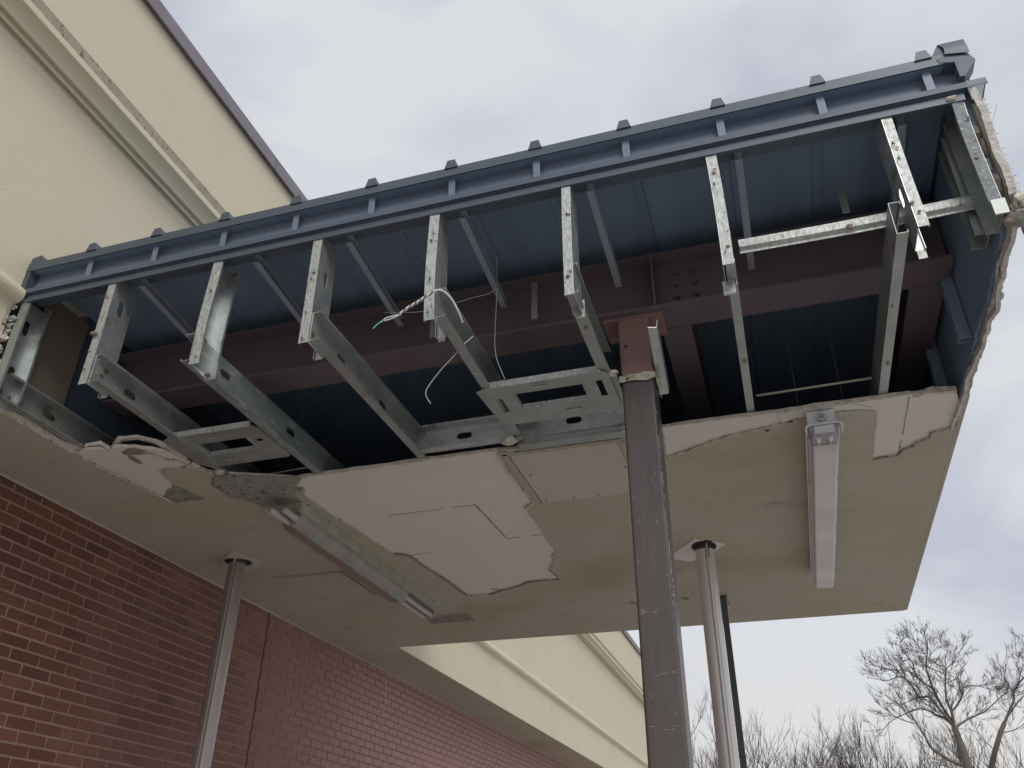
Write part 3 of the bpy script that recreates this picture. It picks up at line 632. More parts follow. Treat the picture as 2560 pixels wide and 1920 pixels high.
# ---- steel: main beam, girders, braces
def ibeam(name, p0, ax, L, H, W, m, tf=.014, tw=.01, side=(0, 1, 0)):
    """bottom centre p0"""
    p0, ax, sd_ = Vector(p0), Vector(ax), Vector(side); up = Vector((0, 0, 1)); mb = MB()
    for (s0, s1, z0, z1) in ((-W/2, W/2, 0, tf), (-W/2, W/2, H-tf, H), (-tw/2, tw/2, tf, H-tf)):
        mb.obox(p0+sd_*s0+up*z0, ax*L, sd_*(s1-s0), up*(z1-z0))
    return mb.build(name, m, cp)
ibeam('steel_beam', (-3.47, 3.345, 3.952), (1, 0, 0), 4.41, .32, .19, 'primer_dark')
ibeam('steel_girder', (-.27, 3.445, 3.952), (0, 1, 0), 3.9, .30, .14, 'primer_dark', side=(1, 0, 0))
ibeam('steel_girder', (.85, 3.445, 3.952), (0, 1, 0), 3.9, .30, .15, 'primer_dark', side=(1, 0, 0))
ibeam('steel_beam', (-3.47, 6.9, 3.952), (1, 0, 0), 4.41, .30, .15, 'primer_dark')
MB().box((-.60, 3.285, 3.940), (-.315, 3.475, 3.9515)).build('bearing_plate', 'primer', cp)
MB().box((-.345, 3.23, 3.966), (-.335, 3.34, 4.25)).build('stiffener', 'primer_dark', cp)
for x in (-.24, -.15):
    for z in (4.05, 4.12, 4.19): MB().tube([(x, 3.335, z), (x, 3.315, z)], .012, 6).build('bolt', 'primer_dark', cp)
for x, y1 in ((-2.80, 3.25), (-2.15, 3.25), (-1.66, 3.25), (-1.10, 3.25), (-.52, 3.25), (.10, 3.3), (.72, 3.3)):
    chan('brace', (x, 2.64, 4.215), (0, y1-2.64, -.065), (0, 0, -1), (1, 0, 0), y1-2.64, .045, .03, 0, m='brace', parent=cp)
for x, y, z, h in ((-1.46, 3.2, 3.97, .2), (-.93, 3.2, 3.97, .22), (.50, 2.95, 4.05, .16), (-3.35, 3.72, 3.62, .10)):
    MB().box((x, y, z), (x+.03, y+.004, z+h)).build('hanger_strap', 'galv_dark', cp)
for x in (.24, .45, -2.70, -2.60, -.80):
    MB().tube([(x, 3.9, 3.61), (x+.01, 3.92, 4.3)], .0007, 4).build('hanger_wire', 'brace', cp)

# ---- front studs
ZT = 4.196
def stud(x, sgn, zb, D=.14, F=.045, slots=(), m='galv', mf='galv_face', lean=0, dz=0):
    """x = web plane; sgn = direction of the flanges"""
    ax = Vector((lean, 0, 1)); L = ZT-zb
    return chan('stud', (x-lean*L, 2.572, zb), ax, (0, 1, 0), (sgn, 0, 0), L, D, F, .012, .0025, slots, m, cp, mf, math.radians(((x*37) % 1-.5)*9), ((x*91) % 1-.5)*.012, ((x*53) % 1-.5)*.010)
def joist(x, sgn, y0=2.60, y1=7.3, z=3.6195, D=.145, F=.042, slots=(), m='galv_dark', y0z=None, mf=None):
    return chan('joist', (x, y0, z), (0, y1-y0, 0), (0, 0, 1), (sgn, 0, 0), y1-y0, D, F, .012, .0025, [s-y0 for s in slots], m, cp, mf, math.radians(((x*71) % 1-.5)*5), ((x*29) % 1-.5)*.014)
def rust(pts, n=(1, 0, 0)):
    for (x, y, z, r) in pts:
        blob('rust_spot', (x, y, z), r, 'rust', cp, x*7+y, tuple(.12 if abs(q) > .5 else 1 for q in n), 1, .5)
def nail(x, z, s=1, y=2.57):
    MB().tube([(x, y+.002, z), (x+.003*s, y-.006, z+.006), (x-.003*s, y-.009, z-.004), (x+.004*s, y-.012, z-.014)], .0024, 4).build('bent_nail', 'wire_dark', cp)
def screw(x, y, z, d=(0, -1, 0)):
    p = Vector((x, y, z)); d = Vector(d); MB().tube([p+d*.001, p+d*.004], [.005, .003], 6).build('screw', 'galv_face', cp)
stud(-3.455, 1, 3.60, F=.05, slots=(.18, .45), m='galv', mf='galv_dark'); joist(-3.452, 1, y0=2.62, slots=(2.93, 3.9), z=3.6195)
rust([(-3.446, 2.62, 3.67, .016), (-3.446, 2.68, 3.66, .013), (-3.446, 2.60, 3.63, .012)])
stud(-2.876, -1, 3.585, slots=(.46,), lean=-.006); joist(-2.872, 1, y0=2.585, slots=(2.84, 3.55), z=3.6)
nail(-2.9, 3.66); rust([(-2.866, 2.66, 3.70, .015), (-2.866, 2.64, 3.665, .012)]); blob('debris_chunk', (-2.906, 2.56, 3.86), .012, 'scrap', cp, 3, (1.6, .8, .8))
for a in ((-2.866, 2.60, 3.725), (-2.866, 2.605, 3.66), (-2.866, 2.74, 3.65)): screw(*a, (1, 0, 0))
stud(-2.318, 1, 3.585, slots=(.14,), lean=.006, F=.05); joist(-2.318, -1, y0=2.565, slots=(2.82, 3.42), z=3.605, m='galv_stain', F=.046)
nail(-2.29, 3.98); rust([(-2.312, 2.70, 3.605, .014), (-2.29, 2.566, 3.62, .007)])
stud(-1.742, -1, 3.592, slots=(.38,), lean=-.012); joist(-1.736, 1, y0=2.585, slots=(2.86, 3.30), z=3.608)
nail(-1.765, 3.93); rust([(-1.731, 2.60, 3.65, .012), (-1.76, 2.567, 3.61, .011), (-1.731, 2.64, 3.645, .010)])
stud(-1.165, -1, 3.592, slots=(), lean=-.010); joist(-1.168, 1, y0=2.60, slots=(2.90,), z=3.62); nail(-1.185, 4.05, -1); nail(-1.187, 3.8); nail(-1.185, 3.63, -1)
stud(-.575, -1, 3.592, F=.038); joist(-.615, 1, y0=2.60, y1=3.27, z=3.62, F=.05); nail(-.594, 4.0); blob('debris_chunk', (-.596, 2.568, 3.68), .007, 'scrap', cp, 2)
stud(-.013, 1, 3.60, F=.042, lean=-.006); joist(.0, 1, y0=2.585, z=3.62, F=.036); nail(.004, 4.0); rust([(.008, 2.567, 3.66, .009)])
stud(.652, 1, 3.612, F=.038, slots=(.20,), lean=-.02); joist(.597, 1, y0=2.60, z=3.62, F=.040); nail(.664, 4.02); nail(.668, 3.94)
MB().box((-.022, 2.70, 3.56), (.0245, 2.712, 3.62)).build('stud_clip', 'galv_face', cp)
for x in (-1.165, -.565, .70): MB().box((x-.03, 2.71, 3.575), (x, 2.7125, 3.66)).build('stud_clip', 'galv_face', cp)
stud(.945, -1, 3.63, F=.042, m='galv_dark', mf='galv_dull'); MB().box((.905, 2.565, 3.60), (.95, 2.572, 3.665)).build('stud_clip', 'galv_dark', cp)
chan('stud', (.93, 2.74, 3.66), (0, 0, 1), (0, 1, 0), (-1, 0, 0), .5, .09, .05, .01, .0025, (), 'galv_dark', cp)
for y in (3.4, 4.0, 4.6, 5.2, 5.8): chan('stud', (.948, y, 3.63), (0, 0, 1), (0, 1, 0), (-1, 0, 0), .52, .04, .05, .01, .0025, (), 'deck', cp)
rnd = random.Random(77)
for x in (-2.9, -2.295, -1.765, -1.185, -.594, .01, .67, .925):
    for k in range(rnd.choice((1, 2, 2, 3))):
        blob('board_crumb', (x+rnd.uniform(-.012, .012), 2.566, rnd.uniform(3.66, 4.1)), rnd.uniform(.004, .0085), rnd.choice(('scrap', 'board_edge', 'cement')), cp, k+x, (1.2, .5, 1), 1, .6)
for x, y in ((-2.89, 3.1), (-2.34, 2.95), (-2.34, 3.35), (-1.71, 3.2), (-1.15, 3.05), (-.59, 2.85), (.02, 3.3), (.61, 3.05), (.62, 3.5)):
    blob('board_crumb', (x, y, 3.614), rnd.uniform(.005, .010), rnd.choice(('scrap', 'board_edge', 'cement')), cp, y, (1, 1.5, .6), 1, .6)
# bright furring channel, slightly bowed
mb = MB(); prof = [(0, 0), (.012, .001), (.022, -.014), (.048, -.014), (.058, .001), (.07, .002)]
n = 14; ring = []
for i in range(n+1):
    t = i/n; x = .062+t*.84; b = -.006*math.sin(math.pi*t)
    ring.append([(x, 2.715+d, 3.752+b+z+.006*t) for z, d in prof]+[(x, 2.718+d, 3.752+b+z+.006*t) for z, d in prof[::-1]])
vs = [p for r in ring for p in r]; k = len(ring[0]); fs = [(i*k+j, i*k+(j+1) % k, (i+1)*k+(j+1) % k, (i+1)*k+j) for i in range(n) for j in range(k)]
mb.add(vs, fs).build('furring_channel', 'galv_face', cp)
blob('debris_chunk', (.47, 2.705, 3.775), .014, 'scrap', cp, 5, (1.2, .6, 1))
MB().tube([(.05, 3.77, 3.70), (.58, 3.755, 3.70)], .006, 6).build('rod', 'ivory', cp)
MB().tube([(-2.75, 3.82, 3.66), (-2.42, 3.80, 3.66)], .005, 6).build('rod', 'galv_dark', cp)
# cross track between joists
chan('cross_track', (-1.735, 3.752, 3.62), (1, 0, 0), (0, 0, 1), (0, -1, 0), .545, .15, .045, .012, .0025, (.27,), 'galv', cp)
chan('cross_track', (-1.165, 3.752, 3.62), (1, 0, 0), (0, 0, 1), (0, -1, 0), .60, .15, .035, 0, .0025, (.30,), 'galv', cp)
MB().box((-1.165, 3.735, 3.585), (-.57, 3.80, 3.6195)).build('cross_track_packer', 'galv_dark', cp)
blob('debris_chunk', (-1.20, 3.70, 3.60), .035, 'board_edge', cp, 13, (1.2, .7, .7)); blob('debris_chunk', (-1.15, 3.71, 3.615), .022, 'cement', cp, 14, (1.3, .8, .8))
blob('debris_chunk', (-.60, 3.73, 3.60), .025, 'board_edge', cp, 15); blob('debris_chunk', (-.62, 3.62, 3.66), .022, 'galv_face', cp, 16, (.8, .5, 1.2))
blob('debris_chunk', (-.575, 3.24, 3.625), .03, 'coat_edge', cp, 17, (1.4, .6, .5))
MB().box((-.62, 3.25, 3.622), (-.545, 3.63, 3.63)).build('backing_strip', 'galv_dark', cp)
# perforated mounting plates for recessed lights
def mplate(x0, x1, y0, y1, hole, slots, extra=()):
    mb = MB(); slab(mb, [(x0+.02, y0), (x1-.02, y0), (x1, y0+.03), (x1, y1-.02), (x1-.02, y1), (x0+.04, y1), (x0, y1-.05), (x0-.02, y0+.02)],
                    [[(hole[0], hole[2]), (hole[1], hole[2]), (hole[1], hole[3]), (hole[0], hole[3])]]+[[(a, c), (b, c), (b, d), (a, d)] for a, b, c, d in slots], 3.612, 3.615)
    p = mb.build('mounting_plate', 'galv_dark', cp)
    MB().box((x0+.03, y0-.004, 3.610), (x1-.03, y0-.0005, 3.642)).build('front_lip', 'galv_face', p)
    a, b, c, d = hole
    MB().box((a, d+.001, 3.606), (b, d+.004, 3.63)).box((a-.004, c, 3.606), (a-.001, d, 3.63)).box((b+.001, c, 3.606), (b+.004, d, 3.63)).build('hole_rim', 'galv_face', p)
    for (sx, sy) in extra: MB().box((sx-.035, sy-.008, 3.606), (sx+.035, sy+.006, 3.6115)).build('hanger_tab', 'galv_face', p)
mplate(-1.185, -.575, 3.19, 3.56, (-1.035, -.71, 3.275, 3.405), [(-1.135, -1.105, 3.30, 3.43), (-.645, -.615, 3.265, 3.41)], [(-.90, 3.235), (-.80, 3.49)])
mplate(-2.93, -2.38, 3.195, 3.56, (-2.80, -2.50, 3.30, 3.42), [(-2.465, -2.43, 3.33, 3.36)], [(-2.66, 3.25), (-2.72, 3.50)])
# clip beside the square post
mb = MB().prism([(-.36, 3.04, 3.70), (-.325, 3.05, 3.70), (-.345, 3.48, 3.615), (-.385, 3.48, 3.615)], (0, 0, .004)); mb.prism([(-.325, 3.05, 3.70), (-.32, 3.05, 3.74), (-.34, 3.48, 3.655), (-.345, 3.48, 3.615)], (.003, 0, 0)); mb.build('bent_clip', 'galv', cp)

# ================================================================== POSTS
sp = empty('square_post', 'square brown painted steel post with bare red primer top, in front', 'post', (-.457, 3.366, 0))
def sqtube(z0, z1, m, name, e=0, bev=.012):
    x0, x1, y0, y1 = -.531-e, -.383+e, 3.292-e, 3.440+e; r = bev; pts = []
    for cx_, cy_, a0 in ((x1-r, y1-r, 0), (x0+r, y1-r, 90), (x0+r, y0+r, 180), (x1-r, y0+r, 270)):
        for k in range(5):
            a = math.radians(a0+k*22.5); pts.append((cx_+r*math.cos(a), cy_+r*math.sin(a), z0))
    return MB().prism(pts, (0, 0, z1-z0)).build(name, m, sp)
sqtube(0.02, 3.6, 'brown', 'post_shaft'); sqtube(3.601, 3.94, 'primer', 'primed_post_top')
MB().box((-.60, 3.22, 0), (-.31, 3.51, .02)).build('base_plate', 'brown', sp)
blob('drill_hole', (-.50, 3.292, 3.79), .008, 'black', sp, 1, (1, .1, 1), 2, .1)
# ragged stucco collar
mb = MB(); vs = []; fs = []; per = []
for (ax_, ay_), (bx_, by_) in (((-.54, 3.44), (-.54, 3.283)), ((-.54, 3.283), (-.374, 3.283)), ((-.374, 3.283), (-.374, 3.44))):
    for k in range(9): per.append((ax_+(bx_-ax_)*k/9, ay_+(by_-ay_)*k/9))
per.append((-.374, 3.44)); cx_, cy_ = -.457, 3.366; rr = random.Random(4)
for i, (x, y) in enumerate(per):
    zb = 3.592+rr.uniform(-.006, .006); zt = 3.628+rr.uniform(-.008, .012); d = rr.uniform(-.004, .006)
    if i > 18: zb -= .004*(i-18)*.6; zt -= .003*(i-18)
    ox, oy = x+(x-cx_)*.05*d/.01, y+(y-cy_)*.05*d/.01
    vs += [(ox, oy, zb), (ox, oy, zt), (cx_+(x-cx_)*.87, cy_+(y-cy_)*.87, zt+.004)]
for i in range(len(per)-1): fs += [(3*i, 3*i+3, 3*i+4, 3*i+1), (3*i+1, 3*i+4, 3*i+5, 3*i+2)]
mb.add(vs, fs).build('stucco_collar', 'coat_edge', sp)
# paint scratches: small bare flecks
sc = MB()
for i in range(30):
    z = rr.choice([rr.uniform(2.9, 3.15), rr.uniform(1.9, 3.55), rr.uniform(2.6, 3.1)])
    if rr.random() < .55: x = -.383-abs(rr.gauss(0, .012)) if rr.random() < .6 else rr.uniform(-.52, -.39)
    else: x = rr.uniform(-.52, -.39)
    h = rr.uniform(.004, .022); wd = rr.uniform(.0007, .0016)
    sc.obox((x, 3.2912, z), (wd, 0, 0), (0, .0006, 0), (rr.uniform(-.002, .002), 0, h))
for z in (2.545, 2.55, 2.54, 2.31, 2.12):
    for i in range(6): sc.obox((rr.uniform(-.525, -.46 if z > 2.4 else -.40), 3.2912, z+rr.uniform(-.006, .006)), (rr.uniform(.004, .018), 0, 0), (0, .0006, 0), (0, 0, .0013))
for i in range(34):
    z = rr.uniform(2.4, 3.3); sc.obox((-.3865+rr.uniform(-.002, .002), 3.2945-.0006, z), (.0018, 0, 0), (0, .002, 0), (0, 0, rr.uniform(.01, .05)))
o = sc.build('paint_scratches', 'scratch', sp); o['kind'] = 'stuff'
def rpost(cx_, cy_, seam, label, m='alu', r=.061):
    t = empty('round_post', label, 'post', (cx_, cy_, 0), 'round metal clad posts')
    mb = MB(); vs = []; n = 40
    # profile: round shell with a raised seam strip and flanking grooves
    prof = []
    for i in range(72):
        a = 2*math.pi*i/72; d = abs((a-seam+math.pi) % (2*math.pi)-math.pi); rad = r
        if d < .12: rad = r+.011
        elif d < .21: rad = r-.006
        prof.append((cx_+rad*math.cos(a), cy_+rad*math.sin(a), .02))
    mb.prism(prof, (0, 0, 3.545)); mb.build('post_cladding', m, t)
    MB().tube([(cx_, cy_, 3.50), (cx_, cy_, 3.60)], r*.93, 24).build('dark_inner_tube', 'wire_dark', t)
    MB().tube([(cx_+math.cos(seam)*(r+.006), cy_+math.sin(seam)*(r+.006), 3.56), (cx_+math.cos(seam)*(r+.006), cy_+math.sin(seam)*(r+.006), 3.61)], .008, 4).build('seam_strip', 'alu', t)
    MB().tube([(cx_, cy_, 0), (cx_, cy_, .02)], .11, 24).build('base_ring', 'alu', t)
    return t
rpost(-3.585, 4.905, math.radians(-75), 'round brown grey metal post beside the brick wall, rising to the left of the vent', 'alu_dark')
rpost(-.413, 5.53, math.radians(-72), 'round silvery metal post with raised seam, just right of the square brown post')
bp = empty('thin_dark_post', 'thin dark square post at the rear edge, behind the round silvery post', 'post', (-.393, 6.66, 0))
MB().box((-.420, 6.63, 0), (-.376, 6.68, 3.585)).build('post_shaft', 'wire_dark', bp, bevel=.004)
MB().box((-.369, 6.63, 3.50), (-.357, 6.70, 3.588)).build('top_clip', 'galv', bp)

# ================================================================== LIGHT FIXTURES
l2 = empty('ceiling_light', 'long closed light fixture with frosted lens, right of the square post', 'light fixture', (.325, 5, 3.5), 'long ceiling light fixtures')
y0, y1 = 3.81, 6.22
MB().prism([(.262, y0-.01, 3.588), (.262, y0-.01, 3.50), (.274, y0-.01, 3.492), (.376, y0-.01, 3.492), (.388, y0-.01, 3.50), (.388, y0-.01, 3.588)], (0, y1-y0-.03, 0)).build('housing', 'white', l2)
pr = [(.256, 3.512)]+[(.268+.012*(1-math.cos(math.radians(a))), 3.494-.036*math.sin(math.radians(a))) for a in range(0, 91, 30)]+[(.382+.012*math.sin(math.radians(a)), 3.458+.036*(1-math.cos(math.radians(a)))) for a in range(0, 91, 30)]+[(.404, 3.512)]
MB().prism([(a, y0+.105, b) for a, b in pr], (0, y1-y0-.105, 0)).build('frosted_lens', 'lens', l2)
MB().prism([(a, y0-.012, b) for a, b in pr[:1]+[(.268, 3.486), (.276, 3.463), (.386, 3.463), (.394, 3.486)]+pr[-1:]], (0, .115, 0)).build('clear_lens_end', 'lens_clear', l2)
MB().box((.285, y0-.017, 3.466), (.375, y0-.013, 3.505)).build('end_plate', 'white', l2)
for x in (.298, .352):
    MB().tube([(x, y0+.02, 3.460), (x, y0+.05, 3.460)], .012, 10).build('lamp_socket', 'white', l2)
    MB().tube([(x, y0+.05, 3.460), (x, y0+.09, 3.460)], .009, 8).build('lamp_tube', 'ivory', l2)
mb = MB().tube(smoothpath([(.250, y0+.02, 3.482), (.249, y0-.022, 3.494), (.262, y0-.026, 3.508), (.327, y0-.027, 3.510), (.396, y0-.026, 3.508), (.410, y0-.022, 3.494), (.409, y0+.02, 3.482)], 4), .005, 6); mb.build('clamp_bail', 'white', l2)
MB().tube([(.327, y0-.011, 3.548), (.327, y0-.03, 3.548)], .022, 20).build('cable_gland', 'galv', l2); MB().tube([(.327, y0-.0305, 3.548), (.327, y0-.037, 3.548)], .012, 16).build('gland_plug', 'galv_dark', l2)
blob('gland_scrap', (.335, y0-.01, 3.594), .02, 'galv_face', l2, 4, (1.6, .5, .5))
for s, x in ((0, .2505), (1, .3995)):
    MB().tube([(x, y0+.03, 3.506), (x, y1-.1, 3.506)], .0035, 6).build('lens_rail', 'white', l2)
    for y in (y0+.62, y0+1.35, y1-.28): MB().box((x-.006, y-.012, 3.500), (x+.004, y+.012, 3.520)).build('latch', 'galv_dark', l2)
MB().tube([(.243, y1-.36, 3.50), (.232, y1-.33, 3.50)], .006, 6).build('latch', 'galv_dark', l2)
l1 = empty('ceiling_light', 'long worn light fixture with bare tube ends, left of the large pinkish torn patch', 'light fixture', (-2.6, 5, 3.5), 'long ceiling light fixtures')
ya, yb = 4.085, 6.22
MB().prism([(-2.610, ya, 3.589), (-2.610, ya, 3.538), (-2.622, ya, 3.528), (-2.78, ya, 3.528), (-2.79, ya, 3.538), (-2.79, ya, 3.589)], (0, yb-ya, 0)).build('housing', 'ivory', l1)
pr = [(-2.616, 3.527), (-2.622, 3.500), (-2.640, 3.465), (-2.662, 3.446), (-2.674, 3.443)]
MB().prism([(a, 4.10, b) for a, b in pr+[(-2.70, 3.527)]], (0, 1.60, 0)).build('wraparound_lens', 'lens_old', l1)
MB().prism([(a, 4.14, b) for a, b in ((-2.675, 3.442), (-2.735, 3.442), (-2.785, 3.527), (-2.7005, 3.527))], (0, 1.52, 0)).build('lens_side', 'lens_pink', l1)
for x, z, a, b in ((-2.648, 3.492, 3.96, yb), (-2.715, 3.487, 3.93, yb+.03)):
    MB().tube([(x, a, z), (x, b, z)], .019, 12).build('fluorescent_tube', 'tubeglass', l1, smooth=True)
MB().tube([(-2.755, 3.95, 3.50), (-2.748, 4.13, 3.50)], .015, 10).build('fluorescent_tube', 'tubeglass', l1)
MB().box((-2.672, yb+.001, 3.470), (-2.624, yb+.018, 3.527)).build('tube_socket', 'galv', l1); MB().box((-2.738, yb+.031, 3.468), (-2.695, yb+.045, 3.527)).build('tube_socket', 'ivory', l1)
MB().box((-2.640, 4.0, 3.5265), (-2.622, 4.12, 3.5279)).build('reflector_end', 'galv_dark', l1); MB().box((-2.640, 5.72, 3.524), (-2.616, 6.2, 3.5275)).build('reflector_end', 'galv_dark', l1)
MB().tube([(-2.606, ya, 3.534), (-2.606, yb, 3.534)], .004, 6).build('edge_rail', 'ivory', l1)
for y in (4.40, 4.86, 5.17, 5.56):
    MB().tube([(-2.606, y, 3.572), (-2.597, y, 3.562), (-2.598, y+.004, 3.532), (-2.608, y+.012, 3.524)], .0035, 6).build('latch', 'ivory', l1)
MB().tube([(-2.60, yb-.05, 3.57), (-2.575, yb-.03, 3.575), (-2.58, yb-.08, 3.585)], .005, 6).build('latch', 'galv', l1)

# ================================================================== CABLES
wt = empty('twisted_cable', 'twisted pale cable with frayed ends hanging from the stud left of centre', 'cable', (-1.14, 2.5, 3.68))
base = [(-1.274, 2.49, 3.581), (-1.241, 2.495, 3.611), (-1.207, 2.50, 3.632), (-1.18, 2.505, 3.654), (-1.143, 2.51, 3.679)]
bpth = smoothpath(base, 16)
for ph, m in ((0, 'wire'), (2.1, 'wire'), (4.2, 'wire_dark')):
    q = []
    for i, p in enumerate(bpth):
        a = i*.62+ph; q.append(p+Vector((math.cos(a)*.3, math.sin(a), math.cos(a)*.8))*.0042)
    MB().tube(q, .0034, 6).build('strand', m, wt, smooth=True)
MB().tube(smoothpath([(-1.143, 2.51, 3.681), (-1.122, 2.515, 3.689), (-1.10, 2.53, 3.684), (-1.078, 2.56, 3.660), (-1.062, 2.60, 3.62), (-1.06, 2.64, 3.60)], 8), .0045, 6).build('cable_loop', 'wire', wt, smooth=True)
MB().tube(smoothpath([(-1.274, 2.49, 3.583), (-1.30, 2.487, 3.577), (-1.328, 2.485, 3.572), (-1.352, 2.485, 3.555)], 6), .0028, 5).build('loose_end', 'wire', wt)
MB().tube(smoothpath([(-1.270, 2.488, 3.579), (-1.30, 2.487, 3.567), (-1.335, 2.485, 3.56)], 6), .0028, 5).build('loose_end', 'wire', wt)
MB().tube(smoothpath([(-1.335, 2.485, 3.568), (-1.36, 2.483, 3.55), (-1.379, 2.48, 3.527)], 6), .0026, 5).build('green_end', 'green', wt)
def wire(name, label, pts, r, cat='wire', m='wire'):
    o = MB().tube(smoothpath(pts, 8), r, 5).build(name, m, None, smooth=True); o['label'] = label; o['category'] = cat; return o
wire('loose_wire', 'thin white wire looped round the joist below the twisted cable, curling at its end', [(-1.112, 2.9, 3.713), (-1.169, 2.9, 3.663), (-1.205, 2.9, 3.618), (-1.259, 2.9, 3.56), (-1.312, 2.9, 3.486), (-1.32, 2.9, 3.446), (-1.295, 2.9, 3.399)], .0025)
wire('loose_wire', 'long thin wire hanging straight down to the right hand mounting plate', [(-1.081, 3.1, 4.327), (-1.074, 3.1, 4.142), (-1.078, 3.1, 3.939), (-1.079, 3.1, 3.79), (-1.065, 3.1, 3.698), (-1.044, 3.15, 3.625)], .0018)
wire('loose_wire', 'thin slack wire strung sideways across the dark beam inside the canopy', [(-1.672, 3.1, 4.096), (-1.466, 3.1, 4.06), (-1.303, 3.1, 4.073), (-1.202, 3.1, 4.086), (-1.102, 3.1, 4.098), (-1.074, 3.1, 4.142)], .0014)

# ================================================================== TREES (bare, winter)
D0 = 36.
def grow(mb, p, d, L, r, depth, rnd, up=.25, spread=.55):
    if depth == 0: return
    r = max(r, .0045)
    n = 3; pts = [p]; q = p.copy(); dd = d.copy()
    for i in range(n):
        dd = (dd+Vector((rnd.gauss(0, .06), rnd.gauss(0, .06), rnd.gauss(0, .05)+up*.05))).normalized()
        q = q+dd*L/n; pts.append(q.copy())
    mb.tube(pts, [r, r*.85, r*.7, r*.5], 4 if r > .02 else 3, False)
    k = rnd.choice((2, 3, 3)) if depth > 1 else 0
    for i in range(k):
        t = rnd.uniform(.35, 1); j = min(n-1, int(t*n)); b = pts[j].lerp(pts[j+1], t*n-j)
        ax_ = Vector((rnd.gauss(0, 1), rnd.gauss(0, 1), rnd.gauss(0, .7))).normalized()
        nd = (dd+ax_*spread+Vector((0, 0, up*.3))).normalized()
        grow(mb, b, nd, L*rnd.uniform(.5, .78), r*.62, depth-1, rnd, up, spread)
def limb(mb, tw, pts, r0, r1, rnd, dens=1., tl=1.0, rr_=.02):
    P = []
    y = D0
    for i, (x, z) in enumerate(pts):
        if z > 8.2: z = 8.0+(z-8.0)*.85
        P.append(Vector((x, y+rnd.uniform(-.5, .5)*min(i, 4)*.6, z)))
    Q = smoothpath(P, 5); n = len(Q); R = [(r0+(r1-r0)*i/(n-1))*.66 for i in range(n)]
    mb.tube(Q, R, 6, False)
    for i in range(2, n):
        for _ in range((rnd.random() < .62*dens)):
            d = (Q[i]-Q[i-1]).normalized(); s = Vector((rnd.gauss(0, 1), rnd.gauss(0, .6), rnd.gauss(0, .8)+.25)).normalized()
            grow(tw, Q[i], (d+s*.75+Vector((0, 0, .15))).normalized(), rnd.uniform(.4, 1.05)*tl, max(.006, min(R[i]*.4, rr_*.7)), 4, rnd, .25, .42)
    grow(tw, Q[-1], (Q[-1]-Q[-2]).normalized(), .4*tl, r1, 3, rnd)
T1 = empty('bare_tree', 'tall bare tree with wide spreading crown, above the treeline at bottom right', 'tree', (5.65, D0, 0))
rt = random.Random(12)
tr = MB(); tr.tube([(5.75, D0, 0), (5.68, D0, 2.5), (5.62, D0, 4.5), (5.574, D0, 5.545), (5.537, D0, 6.1), (5.475, D0, 6.56), (5.456, D0, 6.92)], [.26, .21, .165, .145, .135, .12, .10], 10, False)
tr.build('trunk', 'bark', T1, smooth=True)
lm, tw = MB(), MB()
for pts, r0, r1 in (
    ([(5.456, 6.92), (5.211, 7.232), (4.923, 7.38), (4.535, 7.415), (4.051, 7.362), (3.247, 7.192), (2.719, 6.77)], .085, .014),
    ([(5.43, 7.0), (5.091, 7.483), (4.755, 7.908), (4.516, 8.146), (4.209, 8.428), (3.771, 8.644), (3.329, 8.688), (2.713, 8.643)], .09, .012),
    ([(4.516, 8.146), (4.4, 8.456), (4.05, 8.9), (3.839, 9.147), (3.542, 9.363), (3.128, 9.588)], .045, .010),
    ([(5.43, 7.05), (5.221, 7.736), (5.028, 8.309), (5.023, 8.768), (5.052, 9.388), (5.065, 9.863), (5.116, 10.341), (5.2, 10.65)], .085, .010),
    ([(5.028, 8.309), (4.697, 8.632), (4.517, 8.99), (4.334, 9.354), (4.174, 9.841), (3.98, 10.3)], .05, .010),
    ([(5.45, 6.95), (5.453, 7.43), (5.416, 7.801), (5.494, 8.36), (5.618, 8.965), (5.744, 9.268), (6.15, 9.65), (6.30, 9.9)], .085, .010),
    ([(5.609, 8.85), (5.329, 8.982), (5.028, 9.116), (4.797, 9.247)], .035, .010),
    ([(5.50, 7.45), (5.796, 7.746), (6.0, 8.071), (6.055, 8.369), (5.931, 8.603), (5.717, 8.767)], .06, .012),
    ([(5.49, 6.9), (5.979, 7.188), (6.405, 7.352), (6.771, 7.554), (7.279, 7.896), (7.601, 8.064)], .06, .012),
    ([(6.054, 8.293), (6.417, 8.387), (6.819, 8.291), (7.069, 8.166)], .03, .010),
    ([(5.58, 5.55), (5.048, 5.799), (4.664, 5.95), (4.543, 6.344), (4.305, 6.711), (4.028, 7.087), (3.826, 7.502), (3.468, 8.084)], .10, .012),
    ([(4.028, 7.087), (3.488, 7.293), (3.176, 7.568)], .03, .010),
    ([(4.444, 8.995), (4.116, 9.21), (3.684, 9.314), (3.157, 9.346)], .03, .008),
    ([(5.048, 9.784), (4.722, 9.925), (4.349, 9.95)], .022, .008),
    ([(5.048, 9.784), (4.765, 10.123), (4.639, 10.415), (4.5, 10.6)], .025, .008),
    ([(5.096, 9.583), (5.359, 9.923), (5.6, 10.15), (5.8, 10.25)], .025, .008),
    ([(5.7, 8.9), (5.9, 9.3), (5.85, 9.7)], .02, .008), ([(4.9, 7.75), (4.3, 7.9), (3.7, 7.85), (3.2, 8.05)], .03, .008), ([(5.3, 7.3), (4.7, 7.7), (4.2, 7.95)], .025, .008)):
    limb(lm, tw, [(5.45+(a-5.45)*(.93 if a < 5 else 1), b) for a, b in pts], r0, r1, rt, 1.5, .62, .014)
lm.build('limbs', 'bark', T1, smooth=True); tw.build('crown', 'twig', T1)
T2 = empty('bare_tree', 'bare tree with pale forked trunk at the right edge of the picture', 'tree', (6.1, D0, 0))
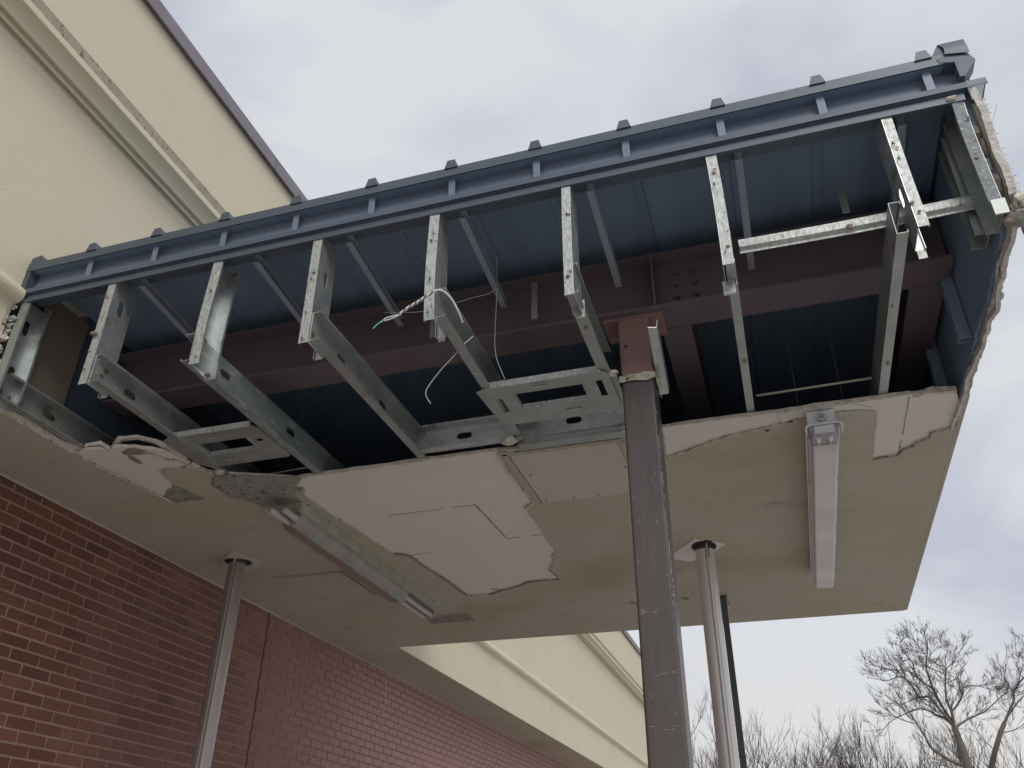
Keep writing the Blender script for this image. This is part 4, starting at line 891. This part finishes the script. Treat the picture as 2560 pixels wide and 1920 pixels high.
tr = MB(); tr.tube([(6.0, D0+3, 0), (6.2, D0+2, 3), (6.349, D0+1, 5.384), (6.56, D0, 6.066), (6.883, D0, 6.651), (7.111, D0, 6.997)], [.18, .14, .11, .095, .085, .075], 8, False); tr.build('trunk', 'bark', T2, smooth=True)
lm, tw = MB(), MB()
for pts, r0, r1 in (
    ([(7.111, 6.997), (7.573, 7.699), (7.719, 7.985), (7.92, 8.344), (8.191, 8.665), (8.482, 9.252), (8.537, 9.71)], .12, .02),
    ([(7.719, 7.985), (7.65, 8.247), (7.56, 8.701), (7.65, 9.1)], .04, .010), ([(6.883, 6.651), (7.427, 6.772), (8.016, 7.067)], .05, .015),
    ([(7.077, 6.999), (7.875, 7.794), (8.533, 8.311)], .09, .02), ([(6.56, 6.066), (6.326, 6.353), (5.959, 6.685), (5.543, 6.845)], .04, .010),
    ([(7.3, 7.3), (7.1, 7.8), (7.2, 8.4)], .03, .01), ([(7.9, 8.3), (8.1, 8.9), (7.95, 9.5)], .04, .01), ([(8.0, 7.9), (8.4, 8.5), (8.3, 9.2)], .05, .01), ([(7.5, 7.6), (7.95, 7.5), (8.4, 7.6)], .03, .01)):
    limb(lm, tw, pts, r0*.62, r1*.7, rt, 1.1, .6, .014)
lm.build('limbs', 'bark', T2, smooth=True); tw.build('crown', 'twig', T2)
# row of smaller bare trees behind
spots = [(-5.4, 48, 8.3, 'leftmost bare small tree, seen between the square post and the round silvery post'),
         (-3.7, 50, 8.6, 'small bare tree just right of the thin dark post'),
         (-2.6, 47, 7.9, 'low bare tree, second to the right of the thin dark post'),
         (-1.6, 49, 8.5, 'small bare tree in the middle of the gap between posts and large tree'),
         (-.4, 51, 8.0, 'low bare tree left of the dense clump near the large bare tree'),
         (1.0, 47, 8.7, 'bushy bare tree standing left of the large bare tree'),
         (2.1, 45, 8.0, 'slender bare tree left of and behind the large bare tree'),
         (3.2, 46, 8.9, 'dense bare tree directly behind the left limbs of the large bare tree'),
         (4.4, 49, 8.2, 'bare tree behind the low left limb of the large bare tree'),
         (5.9, 46, 8.0, 'bare tree right behind the trunk of the large bare tree'),
         (7.3, 48, 8.6, 'bare tree between the trunks of the two larger trees'),
         (8.7, 47, 8.4, 'bare tree at the right edge, behind the pale forked trunk')]
for i, (x, y, h, lab) in enumerate(spots):
    h *= 1.08 if i < 4 else .97
    t = empty('small_bare_tree', lab, 'tree', (x, y, 0), 'small bare trees along the treeline'); rn = random.Random(100+i)
    tr = MB(); a = rn.uniform(-.3, .3); tr.tube([(x, y, 0), (x+a*.5, y, h*.3), (x+a, y, h*.5)], [.16, .12, .09], 7, False); tr.build('trunk', 'bark', t, smooth=True)
    tw = MB(); k = 12
    for j in range(k):
        z = h*(.36+.14*j/k); d = Vector((rn.gauss(0, .45), rn.gauss(0, .45), 1)).normalized()
        grow(tw, Vector((x+a*.9, y, z)), d, h*rn.uniform(.24, .34), .035, 5, rn, .5, .42)
    tw.build('crown', 'twig', t)
print('objects', len(bpy.data.objects), 'tris', sum(len(o.data.polygons) for o in bpy.data.objects if o.type == 'MESH'))
